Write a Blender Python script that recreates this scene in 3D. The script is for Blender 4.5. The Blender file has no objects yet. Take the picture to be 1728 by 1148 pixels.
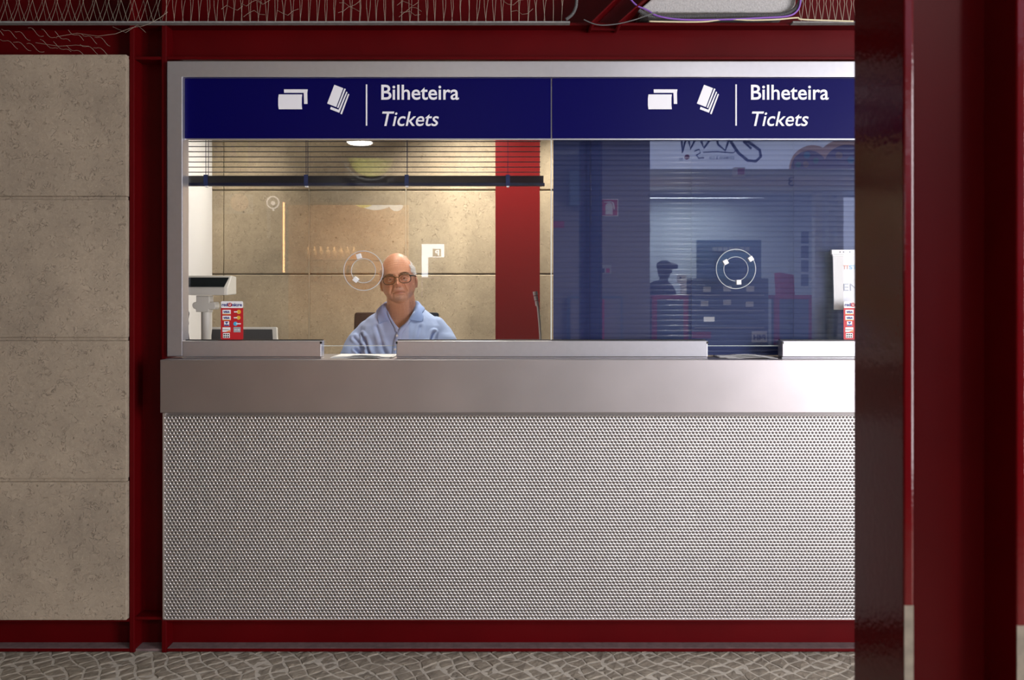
import bpy, math, random
import numpy as np
from mathutils import Vector, Matrix

# ------------------------------------------------------------------ camera, world, light
SC = bpy.context.scene
COL = SC.collection
F, PX, PY, EYE = 1375.0, 864.0, 500.0, 1.34      # focal length in px, principal column, horizon row, eye height

cam_d = bpy.data.cameras.new('camera')
cam = bpy.data.objects.new('camera', cam_d)
COL.objects.link(cam)
cam.location = (0, 0, EYE)
cam.rotation_euler = (math.radians(90), 0, 0)
cam_d.sensor_width = 36
cam_d.lens = 36 * F / 1728
cam_d.shift_y = -(574 - PY) / 1728
cam_d.clip_start = 0.02
cam_d.dof.use_dof = True
cam_d.dof.focus_distance = 3.35
cam_d.dof.aperture_fstop = 7.0
SC.camera = cam

SC.view_settings.view_transform = 'Standard'
SC.view_settings.look = 'None'
SC.view_settings.exposure = 0.0
SC.view_settings.gamma = 1.0
SC.view_settings.use_curve_mapping = False

world = bpy.data.worlds.new('world')
SC.world = world
world.use_nodes = True
world.node_tree.nodes['Background'].inputs[0].default_value = (0.55, 0.6, 0.8, 1)
world.node_tree.nodes['Background'].inputs[1].default_value = 0.035


def area(name, loc, target, sx, sy, power, color, shape='RECTANGLE', spread=180):
    d = bpy.data.lights.new(name, 'AREA')
    d.shape = shape
    d.size = sx
    if shape in ('RECTANGLE', 'ELLIPSE'):
        d.size_y = sy
    d.energy = power
    d.color = color
    d.spread = math.radians(spread)
    o = bpy.data.objects.new(name, d)
    COL.objects.link(o)
    o.location = loc
    o.rotation_euler = (Vector(target) - Vector(loc)).to_track_quat('-Z', 'Y').to_euler()
    return o


# daylight coming in through the open right end of the passage
area('daylight_from_passage_opening', (4.30, -0.75, 1.45), (0.2, 3.05, 1.2), 1.7, 2.4, 300, (0.98, 0.95, 1.0))
# ticket booth ceiling lamps (their fixtures are built with the booth below)
BOOTH_LAMPS = [(-0.26, 4.66, 2.585, 22), (0.46, 4.66, 2.585, 20), (-0.46, 3.58, 2.585, 7), (-1.30, 4.75, 2.585, 3.6)]
for (lx, ly, lz, pw) in BOOTH_LAMPS:
    area('booth_lamp_light', (lx, ly, lz), (lx, ly, 0) if lx > -1 else (-1.88, 4.92, 1.75), 0.15, 0.15, pw, (1.0, 0.93, 0.82), 'DISK', 130 if lx > -1 else 75)
# passage ceiling lamps; the last is added to brighten the grey pier
PASSAGE_LAMPS = [(-1.64, -2.62, 2.985, 10), (1.68, -1.5, 2.985, 46), (-0.38, -1.5, 2.985, 12)]
for (lx, ly, lz, pw) in PASSAGE_LAMPS:
    area('passage_lamp_light', (lx, ly, lz), (lx, ly, 0), 0.24, 0.24, pw, (1.0, 0.97, 0.94), 'DISK', 170)
# lamps inside the two shops across the passage
area('pastry_shop_light', (2.32, -4.3, 2.6), (2.32, -4.6, 0), 1.5, 1.2, 80, (0.78, 0.88, 1.0))
area('cafe_light', (-1.75, -4.15, 2.75), (-1.75, -5.0, 0.9), 1.8, 0.4, 60, (1.0, 0.64, 0.34))


# ------------------------------------------------------------------ helpers
def X(px, Y): return (px - PX) * Y / F
def Z(py, Y): return EYE - (py - PY) * Y / F
def P(px, py, Y): return (X(px, Y), Y, Z(py, Y))


class MB:
    """collects shapes, then links them as one mesh object"""
    def __init__(s): s.v = []; s.f = []

    def add(s, vs, fs):
        n = len(s.v)
        s.v += [tuple(v) for v in vs]
        s.f += [tuple(i + n for i in f) for f in fs]
        return s

    def box(s, x0, x1, y0, y1, z0, z1):
        if x0 > x1: x0, x1 = x1, x0
        if z0 > z1: z0, z1 = z1, z0
        v = [(x0, y0, z0), (x1, y0, z0), (x1, y1, z0), (x0, y1, z0), (x0, y0, z1), (x1, y0, z1), (x1, y1, z1), (x0, y1, z1)]
        return s.add(v, [(0, 3, 2, 1), (4, 5, 6, 7), (0, 1, 5, 4), (1, 2, 6, 5), (2, 3, 7, 6), (3, 0, 4, 7)])

    def pbox(s, px0, py0, px1, py1, y0, y1):
        """box whose front face, at depth y0, spans the given picture rectangle"""
        return s.box(X(px0, y0), X(px1, y0), y0, y1, Z(py1, y0), Z(py0, y0))

    def prism(s, poly, y0, y1):
        """polygon in (x, z) extruded along y"""
        n = len(poly)
        a = sum(poly[i][0] * poly[(i + 1) % n][1] - poly[(i + 1) % n][0] * poly[i][1] for i in range(n))
        if a < 0: poly = poly[::-1]
        v = [(p[0], y0, p[1]) for p in poly] + [(p[0], y1, p[1]) for p in poly]
        fs = [tuple(range(n)), tuple(range(2 * n - 1, n - 1, -1))]
        fs += [((i + 1) % n, i, n + i, n + (i + 1) % n) for i in range(n)]
        return s.add(v, fs)

    def prism_z(s, poly, z0, z1):
        """polygon in (x, y) extruded along z"""
        n = len(poly)
        a = sum(poly[i][0] * poly[(i + 1) % n][1] - poly[(i + 1) % n][0] * poly[i][1] for i in range(n))
        if a < 0: poly = poly[::-1]
        v = [(p[0], p[1], z0) for p in poly] + [(p[0], p[1], z1) for p in poly]
        fs = [tuple(range(n - 1, -1, -1)), tuple(range(n, 2 * n))]
        fs += [(i, (i + 1) % n, n + (i + 1) % n, n + i) for i in range(n)]
        return s.add(v, fs)

    def prism_x(s, poly, x0, x1):
        """polygon in (y, z) extruded along x"""
        n = len(poly)
        a = sum(poly[i][0] * poly[(i + 1) % n][1] - poly[(i + 1) % n][0] * poly[i][1] for i in range(n))
        if a < 0: poly = poly[::-1]
        v = [(x0, p[0], p[1]) for p in poly] + [(x1, p[0], p[1]) for p in poly]
        fs = [tuple(range(n - 1, -1, -1)), tuple(range(n, 2 * n))]
        fs += [(i, (i + 1) % n, n + (i + 1) % n, n + i) for i in range(n)]
        return s.add(v, fs)

    def loft(s, rings, closed=False):
        n = len(rings[0])
        v = [p for r in rings for p in r]
        fs = []
        m = len(rings)
        for k in range(m if closed else m - 1):
            a, b = k * n, ((k + 1) % m) * n
            fs += [(a + i, a + (i + 1) % n, b + (i + 1) % n, b + i) for i in range(n)]
        if not closed:
            fs += [tuple(range(n - 1, -1, -1)), tuple(range((m - 1) * n, m * n))]
        return s.add(v, fs)

    def tube(s, pts, r, n=8, closed=False):
        pts = [Vector(p) for p in pts]
        rr = r if isinstance(r, (list, tuple)) else [r] * len(pts)
        rings = []
        up = None
        m = len(pts)
        for i, p in enumerate(pts):
            if closed: t = pts[(i + 1) % m] - pts[i - 1]
            else: t = pts[min(i + 1, m - 1)] - pts[max(i - 1, 0)]
            t.normalize()
            if up is None:
                up = Vector((0, 0, 1)) if abs(t.z) < 0.9 else Vector((1, 0, 0))
            a = t.cross(up)
            if a.length < 1e-6: a = t.cross(Vector((0, 1, 0)))
            a.normalize()
            b = a.cross(t).normalized()
            up = b
            rings.append([tuple(p + (a * math.cos(q) + b * math.sin(q)) * rr[i]) for q in [2 * math.pi * k / n for k in range(n)]])
        return s.loft(rings, closed)

    def disc(s, c, r, y0, y1, n=24, sx=1.0, sz=1.0):
        return s.prism([(c[0] + r * sx * math.cos(2 * math.pi * k / n), c[1] + r * sz * math.sin(2 * math.pi * k / n)) for k in range(n)], y0, y1)

    def cyl_z(s, c, r, z0, z1, n=24):
        return s.prism_z([(c[0] + r * math.cos(2 * math.pi * k / n), c[1] + r * math.sin(2 * math.pi * k / n)) for k in range(n)], z0, z1)

    def ellipsoid(s, c, r, n=20, m=12):
        rings = []
        for j in range(1, m):
            ph = math.pi * j / m
            rings.append([(c[0] + r[0] * math.sin(ph) * math.cos(2 * math.pi * i / n), c[1] + r[1] * math.sin(ph) * math.sin(2 * math.pi * i / n), c[2] - r[2] * math.cos(ph)) for i in range(n)])
        return s.loft(rings)

    def mesh(s, name, smooth=False):
        me = bpy.data.meshes.new(name)
        me.from_pydata(s.v, [], s.f)
        me.update()
        if smooth:
            me.polygons.foreach_set('use_smooth', [True] * len(me.polygons))
        return me

    def build(s, name, mat, parent=None, bevel=0.0, smooth=False, seg=2):
        me = s.mesh(name, smooth)
        return link(name, me, mat, parent, bevel, seg)


def link(name, me, mat, parent=None, bevel=0.0, seg=2):
    o = bpy.data.objects.new(name, me)
    if mat is not None and not me.materials: me.materials.append(mat)
    COL.objects.link(o)
    if parent is not None:
        o.parent = parent
        o.matrix_parent_inverse = world_of(parent).inverted()
    if bevel:
        m = o.modifiers.new('bevel', 'BEVEL')
        m.width = bevel; m.segments = seg; m.limit_method = 'ANGLE'; m.angle_limit = math.radians(40)
    return o


def world_of(o):
    m = o.matrix_basis.copy()
    if o.parent is not None:
        m = world_of(o.parent) @ o.matrix_parent_inverse @ m
    return m


def empty(name, loc, label=None, cat=None, group=None, kind=None):
    o = bpy.data.objects.new(name, None)
    o.empty_display_size = 0.05
    COL.objects.link(o)
    o.location = loc
    tag(o, label, cat, group, kind)
    return o


def tag(o, label=None, cat=None, group=None, kind=None):
    if label: o['label'] = label
    if cat: o['category'] = cat
    if group: o['group'] = group
    if kind: o['kind'] = kind
    return o


_text = {}
def text_geo(s, bold=0.0, shear=0.0):
    k = (s, bold, shear)
    if k in _text: return _text[k]
    c = bpy.data.curves.new('text_source', 'FONT')
    c.body = s; c.offset = bold; c.shear = shear; c.extrude = 0.02; c.resolution_u = 4
    o = bpy.data.objects.new('text_source', c)
    COL.objects.link(o)
    dg = bpy.context.evaluated_depsgraph_get()
    me = bpy.data.meshes.new_from_object(o.evaluated_get(dg))
    v = [tuple(x.co) for x in me.vertices]
    f = [tuple(p.vertices) for p in me.polygons]
    bpy.data.objects.remove(o); bpy.data.curves.remove(c); bpy.data.meshes.remove(me)
    _text[k] = (v, f)
    return _text[k]


def put_text(mb, s, xa, xb, zbase, cap, y, th=0.001, bold=0.0, shear=0.0, rise=0.0):
    """lettering from x = xa to x = xb (xa > xb when it faces the window), capital height cap"""
    v, f = text_geo(s, bold, shear)
    x0 = min(p[0] for p in v); x1 = max(p[0] for p in v)
    k = cap / 0.70
    out = []
    for p in v:
        t = (p[0] - x0) / (x1 - x0)
        out.append((xa + (xb - xa) * t, y + (-th if p[2] > 0 else 0.0) * (1 if xb > xa else -1), zbase + p[1] * k + rise * t))
    return mb.add(out, f)


# ------------------------------------------------------------------ materials
def new_mat(name):
    m = bpy.data.materials.new(name)
    m.use_nodes = True
    nt = m.node_tree
    nt.nodes.clear()
    out = nt.nodes.new('ShaderNodeOutputMaterial')
    return m, nt, out


def nd(nt, t, **kw):
    n = nt.nodes.new(t)
    for k, v in kw.items():
        if k.startswith('i_'):
            key = k[2:].replace('_', ' ')
            n.inputs[key].default_value = v
        else:
            setattr(n, k, v)
    return n


def simple(name, col, rough=0.5, metal=0.0, noise=0.0, nscale=8.0, bump=0.0, bscale=60.0, coat=0.0, spec=0.5, emit=None, estr=0.0, stretch=None):
    m, nt, out = new_mat(name)
    b = nd(nt, 'ShaderNodeBsdfPrincipled')
    b.inputs['Base Color'].default_value = (*col, 1)
    b.inputs['Roughness'].default_value = rough
    b.inputs['Metallic'].default_value = metal
    b.inputs['Specular IOR Level'].default_value = spec
    b.inputs['Coat Weight'].default_value = coat; b.inputs['Coat Roughness'].default_value = 0.09
    tc = nd(nt, 'ShaderNodeTexCoord')
    src = tc.outputs['Object']
    if stretch:
        mp = nd(nt, 'ShaderNodeMapping')
        mp.inputs['Scale'].default_value = stretch
        nt.links.new(src, mp.inputs[0]); src = mp.outputs[0]
    if noise:
        n = nd(nt, 'ShaderNodeTexNoise'); n.inputs['Scale'].default_value = nscale; n.inputs['Detail'].default_value = 5
        nt.links.new(src, n.inputs['Vector'])
        mx = nd(nt, 'ShaderNodeMix', data_type='RGBA')
        mx.inputs[6].default_value = (*[c * (1 - noise) for c in col], 1)
        mx.inputs[7].default_value = (*[min(1, c * (1 + noise)) for c in col], 1)
        nt.links.new(n.outputs[0], mx.inputs[0]); nt.links.new(mx.outputs[2], b.inputs['Base Color'])
    if bump:
        n2 = nd(nt, 'ShaderNodeTexNoise'); n2.inputs['Scale'].default_value = bscale; n2.inputs['Detail'].default_value = 3
        nt.links.new(src, n2.inputs['Vector'])
        bp = nd(nt, 'ShaderNodeBump'); bp.inputs['Strength'].default_value = bump; bp.inputs['Distance'].default_value = 0.004
        nt.links.new(n2.outputs[0], bp.inputs['Height']); nt.links.new(bp.outputs[0], b.inputs['Normal'])
    if emit:
        b.inputs['Emission Color'].default_value = (*emit, 1)
        b.inputs['Emission Strength'].default_value = estr
    nt.links.new(b.outputs[0], out.inputs[0])
    return m


def stone(name, base):
    """shelly limestone: mottled tan with short dark squiggles and small pits"""
    m, nt, out = new_mat(name)
    L = nt.links.new
    b = nd(nt, 'ShaderNodeBsdfPrincipled'); b.inputs['Roughness'].default_value = 0.72; b.inputs['Specular IOR Level'].default_value = 0.3
    tc = nd(nt, 'ShaderNodeTexCoord')
    n1 = nd(nt, 'ShaderNodeTexNoise', i_Scale=3.0, i_Detail=6.0, i_Roughness=0.65)
    n2 = nd(nt, 'ShaderNodeTexNoise', i_Scale=26.0, i_Detail=5.0, i_Roughness=0.7)
    sq = nd(nt, 'ShaderNodeTexNoise', i_Scale=48.0, i_Detail=4.0, i_Distortion=1.3)
    mk = nd(nt, 'ShaderNodeTexNoise', i_Scale=26.0, i_Detail=4.0)
    sp = nd(nt, 'ShaderNodeTexVoronoi', i_Scale=21.0)
    for n in (n1, n2, sq, mk, sp): L(tc.outputs['Object'], n.inputs['Vector'])
    def math_(op, a, bb=None, c=None):
        q = nd(nt, 'ShaderNodeMath', operation=op)
        for i, s in enumerate((a, bb, c)):
            if s is None: continue
            if isinstance(s, (int, float)): q.inputs[i].default_value = s
            else: L(s, q.inputs[i])
        return q.outputs[0]
    def ramp(v, a, bb, x=0.0, y=1.0):
        q = nd(nt, 'ShaderNodeMapRange', clamp=True)
        L(v, q.inputs[0])
        for i, s in enumerate((a, bb, x, y)): q.inputs[i + 1].default_value = s
        return q.outputs[0]
    d = math_('ABSOLUTE', math_('SUBTRACT', sq.outputs[0], 0.5))
    line = math_('MULTIPLY', ramp(d, 0.0, 0.034, 1, 0), ramp(mk.outputs[0], 0.48, 0.60))
    pit = math_('MULTIPLY', ramp(sp.outputs['Distance'], 0.05, 0.16, 1, 0), ramp(mk.outputs[0], 0.42, 0.36))
    dark = math_('MAXIMUM', line, pit)
    c1 = nd(nt, 'ShaderNodeMix', data_type='RGBA')
    c1.inputs[6].default_value = (*[x * 0.80 for x in base], 1); c1.inputs[7].default_value = (base[0] * 1.16, base[1] * 1.16, base[2] * 1.14, 1)
    L(ramp(n1.outputs[0], 0.32, 0.68), c1.inputs[0])
    c2 = nd(nt, 'ShaderNodeMix', data_type='RGBA', blend_type='MULTIPLY')
    c2.inputs[0].default_value = 1.0
    L(c1.outputs[2], c2.inputs[6])
    g = nd(nt, 'ShaderNodeCombineColor')
    gv = ramp(n2.outputs[0], 0.3, 0.7, 0.82, 1.12)
    for i in range(3): L(gv, g.inputs[i])
    L(g.outputs[0], c2.inputs[7])
    lt = nd(nt, 'ShaderNodeTexNoise', i_Scale=33.0, i_Detail=2.0, i_Distortion=1.8)
    mp = nd(nt, 'ShaderNodeMapping'); mp.inputs['Location'].default_value = (3.1, 1.7, 5.3)
    L(tc.outputs['Object'], mp.inputs[0]); L(mp.outputs[0], lt.inputs['Vector'])
    lm = math_('MULTIPLY', ramp(math_('ABSOLUTE', math_('SUBTRACT', lt.outputs[0], 0.5)), 0.0, 0.03, 1, 0), ramp(mk.outputs[0], 0.50, 0.42))
    cl_ = nd(nt, 'ShaderNodeMix', data_type='RGBA')
    L(math_('MULTIPLY', lm, 0.45), cl_.inputs[0]); L(c2.outputs[2], cl_.inputs[6])
    cl_.inputs[7].default_value = (min(1, base[0] * 1.5), min(1, base[1] * 1.5), min(1, base[2] * 1.45), 1)
    c3 = nd(nt, 'ShaderNodeMix', data_type='RGBA')
    L(math_('MULTIPLY', dark, 0.55), c3.inputs[0]); L(cl_.outputs[2], c3.inputs[6])
    c3.inputs[7].default_value = (base[0] * 0.16, base[1] * 0.13, base[2] * 0.12, 1)
    L(c3.outputs[2], b.inputs['Base Color'])
    h = math_('SUBTRACT', math_('MULTIPLY', n2.outputs[0], 0.5), dark)
    bp = nd(nt, 'ShaderNodeBump', i_Strength=0.55, i_Distance=0.004)
    L(h, bp.inputs['Height']); L(bp.outputs[0], b.inputs['Normal'])
    L(b.outputs[0], out.inputs[0])
    return m


def glass_mat(name, refl, tint=(1, 1, 1)):
    m, nt, out = new_mat(name)
    t = nd(nt, 'ShaderNodeBsdfTransparent'); t.inputs[0].default_value = (*tint, 1)
    g = nd(nt, 'ShaderNodeBsdfGlossy'); g.inputs['Roughness'].default_value = 0.0
    mx = nd(nt, 'ShaderNodeMixShader'); mx.inputs[0].default_value = refl
    nt.links.new(t.outputs[0], mx.inputs[1]); nt.links.new(g.outputs[0], mx.inputs[2]); nt.links.new(mx.outputs[0], out.inputs[0])
    return m


def emitter(name, col, s):
    m, nt, out = new_mat(name)
    e = nd(nt, 'ShaderNodeEmission'); e.inputs[0].default_value = (*col, 1); e.inputs[1].default_value = s
    nt.links.new(e.outputs[0], out.inputs[0])
    return m


def attr_skin(name):
    m, nt, out = new_mat(name)
    b = nd(nt, 'ShaderNodeBsdfPrincipled'); b.inputs['Roughness'].default_value = 0.5; b.inputs['Specular IOR Level'].default_value = 0.4
    b.inputs['Subsurface Weight'].default_value = 0.08
    b.inputs['Subsurface Radius'].default_value = (0.012, 0.005, 0.003)
    a = nd(nt, 'ShaderNodeVertexColor', layer_name='tone')
    nt.links.new(a.outputs[0], b.inputs['Base Color'])
    nt.links.new(b.outputs[0], out.inputs[0])
    return m


M = {}
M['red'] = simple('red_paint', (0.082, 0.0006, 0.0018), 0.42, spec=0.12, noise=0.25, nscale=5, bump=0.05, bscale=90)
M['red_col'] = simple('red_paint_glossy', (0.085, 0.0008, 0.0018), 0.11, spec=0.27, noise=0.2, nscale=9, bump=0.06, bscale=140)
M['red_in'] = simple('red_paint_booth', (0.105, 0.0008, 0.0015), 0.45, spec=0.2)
M['dust'] = simple('dusty_steel', (0.16, 0.105, 0.105), 0.85, noise=0.5, nscale=40)
M['bare'] = simple('bare_primer', (0.17, 0.14, 0.105), 0.8, noise=0.6, nscale=60)
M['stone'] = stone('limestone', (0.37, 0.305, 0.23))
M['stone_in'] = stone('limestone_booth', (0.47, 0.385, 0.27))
M['mortar'] = simple('pale_mortar', (0.55, 0.48, 0.36), 0.9)
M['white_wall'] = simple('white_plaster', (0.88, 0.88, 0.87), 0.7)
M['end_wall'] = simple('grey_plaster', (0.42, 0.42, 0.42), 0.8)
M['ceil'] = simple('ceiling_paint', (0.45, 0.45, 0.44), 0.8)
M['alu'] = simple('white_frame_paint', (0.62, 0.61, 0.64), 0.33, metal=0.85, noise=0.05, nscale=50)
M['steel'] = simple('brushed_steel', (0.46, 0.425, 0.425), 0.42, metal=1.0, noise=0.16, nscale=3.2, bump=0.02, bscale=200)
M['perf'] = simple('perforated_steel', (0.92, 0.89, 0.885), 0.30, metal=0.95)
M['back_sheet'] = simple('backing_sheet', (0.30, 0.28, 0.27), 0.45, metal=0.6)
M['navy'] = simple('navy_film', (0.0012, 0.0004, 0.072), 0.33, spec=0.12)
M['white_ink'] = simple('white_film', (0.84, 0.84, 0.88), 0.5)
M['blind'] = simple('navy_slat', (0.020, 0.032, 0.105), 0.5, coat=0.55, spec=0.15)
M['blind_dark'] = simple('navy_rail', (0.004, 0.006, 0.032), 0.4)
M['cord'] = simple('navy_cord', (0.008, 0.010, 0.05), 0.8)
M['glass'] = glass_mat('window_glass', 0.068)
M['edge'] = simple('glass_edge', (0.75, 0.82, 0.78), 0.15)
M['acrylic'] = glass_mat('clear_acrylic', 0.13, (0.94, 0.95, 0.96))
M['acrylic_rim'] = simple('acrylic_rim', (0.62, 0.66, 0.68), 0.2)
M['black'] = simple('black_plastic', (0.012, 0.012, 0.013), 0.45)
M['grey_dark'] = simple('dark_grey_plastic', (0.05, 0.05, 0.05), 0.5)
M['beige'] = simple('beige_plastic', (0.62, 0.60, 0.53), 0.45)
M['screen'] = simple('dark_screen', (0.008, 0.012, 0.014), 0.15)
M['chrome'] = simple('satin_chrome', (0.72, 0.68, 0.6), 0.28, metal=1.0)
M['white_plastic'] = simple('white_plastic', (0.86, 0.86, 0.86), 0.35)
M['paper'] = simple('white_paper', (0.85, 0.85, 0.84), 0.8)
M['red_print'] = simple('red_print', (0.50, 0.012, 0.018), 0.5)
M['blue_print'] = simple('blue_print', (0.02, 0.03, 0.22), 0.5)
M['black_print'] = simple('black_print', (0.01, 0.01, 0.012), 0.5)
M['gold_print'] = simple('gold_print', (0.75, 0.42, 0.04), 0.5)
M['cyan_print'] = simple('cyan_print', (0.06, 0.42, 0.68), 0.5)
M['orange_print'] = simple('orange_print', (0.8, 0.25, 0.03), 0.5)
M['grey_print'] = simple('grey_print', (0.35, 0.36, 0.38), 0.5)
M['net'] = simple('net_cord', (0.34, 0.28, 0.22), 0.9)
M['foam'] = simple('grey_insulation', (0.42, 0.41, 0.40), 0.95, noise=0.35, nscale=120, bump=0.7, bscale=160)
M['purple'] = simple('purple_cable', (0.22, 0.09, 0.42), 0.5)
M['cream'] = simple('cream_cable', (0.62, 0.55, 0.35), 0.6)
M['conduit'] = simple('grey_conduit', (0.10, 0.10, 0.10), 0.5)
M['lamp_on'] = emitter('lit_diffuser', (1.0, 0.93, 0.8), 14.0)
M['lamp_cool'] = emitter('lit_passage_diffuser', (1.0, 0.97, 0.92), 14.0)
M['shirt'] = simple('blue_pique', (0.37, 0.48, 0.75), 0.85, noise=0.06, nscale=300, bump=0.12, bscale=700)
M['collar'] = simple('blue_rib_collar', (0.26, 0.37, 0.66), 0.9, bump=0.15, bscale=600)
M['skin'] = attr_skin('skin')
M['hair'] = simple('grey_white_hair', (0.80, 0.78, 0.75), 0.7, noise=0.3, nscale=200)
M['brow'] = simple('dark_grey_brow', (0.06, 0.045, 0.038), 0.8)
M['eye_white'] = simple('eye_white', (0.62, 0.56, 0.52), 0.2)
M['iris'] = simple('dark_iris', (0.025, 0.014, 0.009), 0.15)
M['spec_frame'] = simple('spectacle_frame', (0.006, 0.005, 0.004), 0.4, spec=0.25)
M['lens'] = glass_mat('spectacle_lens', 0.015)
M['cobble'] = simple('limestone_setts', (0.26, 0.225, 0.175), 0.75, noise=0.7, nscale=22, bump=0.8, bscale=70)
M['grout'] = simple('sandy_joint', (0.50, 0.46, 0.39), 0.95, noise=0.4, nscale=60)
M['wood'] = simple('laminate_desk', (0.32, 0.27, 0.2), 0.5)
M['grey_wall'] = simple('grey_render', (0.22, 0.20, 0.21), 0.85)
M['trousers'] = simple('dark_trousers', (0.03, 0.035, 0.06), 0.9)

# ------------------------------------------------------------------ floor of the passage
rnd = random.Random(4)
g = MB()
g.box(-4.5, 4.5, -6.5, 3.3, -0.12, -0.0026)
floor = g.build('floor', M['grout'])
tag(floor, 'grey limestone sett pavement along the foot of the counter', kind='structure')
s = MB()
A = 0.62
ca, sa = math.cos(A), math.sin(A)
W, H = 0.056, 0.047
def corner(i, j):
    r_ = random.Random(i * 7919 + j * 104729)
    u = (i + 0.22 * math.sin(j * 0.9)) * W + r_.uniform(-0.2, 0.2) * W
    w = j * H + r_.uniform(-0.2, 0.2) * H
    return u * ca - w * sa, 1.9 + u * sa + w * ca
for i in range(-62, 62):
    for j in range(-60, 80):
        q = [Vector((*corner(*c_), 0)) for c_ in ((i, j), (i + 1, j), (i + 1, j + 1), (i, j + 1))]
        m_ = sum(q, Vector()) / 4
        if not (-2.35 < m_.x < 2.2 and 1.7 < m_.y < 3.10): continue
        zt = rnd.uniform(-0.003, 0.0005)
        n = len(s.v)
        k0, k1, k2 = 0.95, 0.93, 0.80
        ring = []
        for p in q: ring += [p, (p + q[(q.index(p) + 1) % 4]) / 2 + Vector((rnd.uniform(-.003, .003), rnd.uniform(-.003, .003), 0))]
        for (k_, dz) in ((k0, -0.03), (k1, -0.0032), (k2, 0.0)):
            for p in ring:
                r2 = m_ + (p - m_) * k_
                s.v.append((r2.x, r2.y, zt + dz + (rnd.uniform(-0.0012, 0.0012) if dz == 0 else 0) if dz > -0.02 else -0.03))
        s.v.append((m_.x, m_.y, zt + 0.0012))
        for k in range(8):
            q2 = (k + 1) % 8
            s.f.append((n + k, n + q2, n + 8 + q2, n + 8 + k))
            s.f.append((n + 8 + k, n + 8 + q2, n + 16 + q2, n + 16 + k))
            s.f.append((n + 16 + k, n + 16 + q2, n + 24))
s.build('paving_setts', M['cobble'], floor)

# ------------------------------------------------------------------ stone cladding left of the counter
YS = 3.04
wl = MB().box(-4.5, -1.43, 3.13, 3.22, 0, 2.30).build('wall_left', M['grey_wall'])
tag(wl, 'tan limestone cladding in four wide courses', kind='structure')
rows = [92, 331, 569.5, 808, 1047]
ms = MB()
xr = X(213, YS)
for k in range(4):
    z1, z0 = Z(rows[k], YS), Z(rows[k + 1], YS)
    zt = z1 - (0.013 if k else 0)
    ms.box(-2.62, xr, YS, YS + 0.026, z0, zt)
    ms.box(-4.4, -2.626, YS, YS + 0.026, z0, zt)
    if k: ms.box(-4.4, xr - 0.003, YS + 0.007, YS + 0.026, zt, z1)
ms.build('stone_cladding', M['stone'], wl, bevel=0.0018)

# ------------------------------------------------------------------ red steel: posts, beams, base
YF = 3.06         # front of the flanges


def post(px0, px1, name, label):
    root = empty(name, (X((px0 + px1) / 2, YF), YF + 0.07, 0), label, 'steel post', kind='structure')
    x0, x1 = X(px0, YF), X(px1, YF)
    t = 0.0195
    z1 = 3.2
    MB().box(x0, x0 + t, YF, YF + 0.15, 0, z1).build('flange', M['red'], root, bevel=0.003)
    MB().box(x1 - t, x1, YF, YF + 0.15, 0, z1).build('flange', M['red'], root, bevel=0.003)
    MB().box(x0 + t, x1 - t, YF + 0.07, YF + 0.082, 0, z1).build('web', M['red'], root)
    for (a, b) in ((95, 100), (1042, 1047), (37, 42)):
        MB().box(x0 + t, x1 - t, YF + 0.003, YF + 0.07, Z(b, YF), Z(a, YF)).build('stiffener', M['red'], root, bevel=0.0015)
    MB().box(x0 + t, x1 - t, YF + 0.012, YF + 0.07, 0.001, 0.010).build('foot_plate', M['dust'], root)
    return root


post(218, 281, 'steel_post', 'red steel H post between the stone cladding and the ticket counter')
post(1582, 1645, 'steel_post', 'red steel post at the far end of the ticket counter, behind the near column')
xa0, xa1 = X(281, YF), X(1582, YF)
xb0 = X(218, YF)


def beam(name, x0, x1, zb, zt, label, dusty=False):
    root = empty(name, ((x0 + x1) / 2, YF + 0.05, zb), label, 'steel beam', kind='structure')
    t = 0.011
    MB().box(x0, x1, YF, YF + 0.13, zt - t, zt).build('flange', M['red'], root, bevel=0.002)
    MB().box(x0, x1, YF, YF + 0.13, zb, zb + t).build('flange', M['red'], root, bevel=0.002)
    MB().box(x0, x1, YF + 0.055, YF + 0.065, zb + t, zt - t).build('web', M['red'], root)
    if dusty:
        MB().box(x0 + 0.002, x1 - 0.002, YF + 0.004, YF + 0.054, zb + t, zb + t + 0.0015).build('dust_layer', M['dust'], root)
    return root


beam('steel_beam', xa0, xa1, Z(100.5, YF), Z(38, YF), 'red steel beam running over the blue ticket signs')
beam('steel_beam', -4.4, xb0, Z(100.5, YF), Z(38, YF), 'red steel beam above the stone cladding, net threads hanging over it')
beam('steel_beam', xa0, xa1, 0.004, Z(1045, YF), 'dark red steel base rail under the perforated panel', True)
beam('steel_beam', -4.4, xb0, 0.004, Z(1045, YF), 'dark red steel base rail under the stone cladding', True)
hd = MB().box(-4.4, 4.4, YF + 0.20, YF + 0.28, 2.2, 3.2).build('wall_upper', M['red'])
tag(hd, 'dark red panel behind the bird net', kind='structure')
wr = MB().box(X(1645, YF), 4.4, 3.04, 3.22, 0, 2.42).build('wall_right', M['stone'])
tag(wr, 'stone wall beyond the ticket counter', kind='structure')

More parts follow.
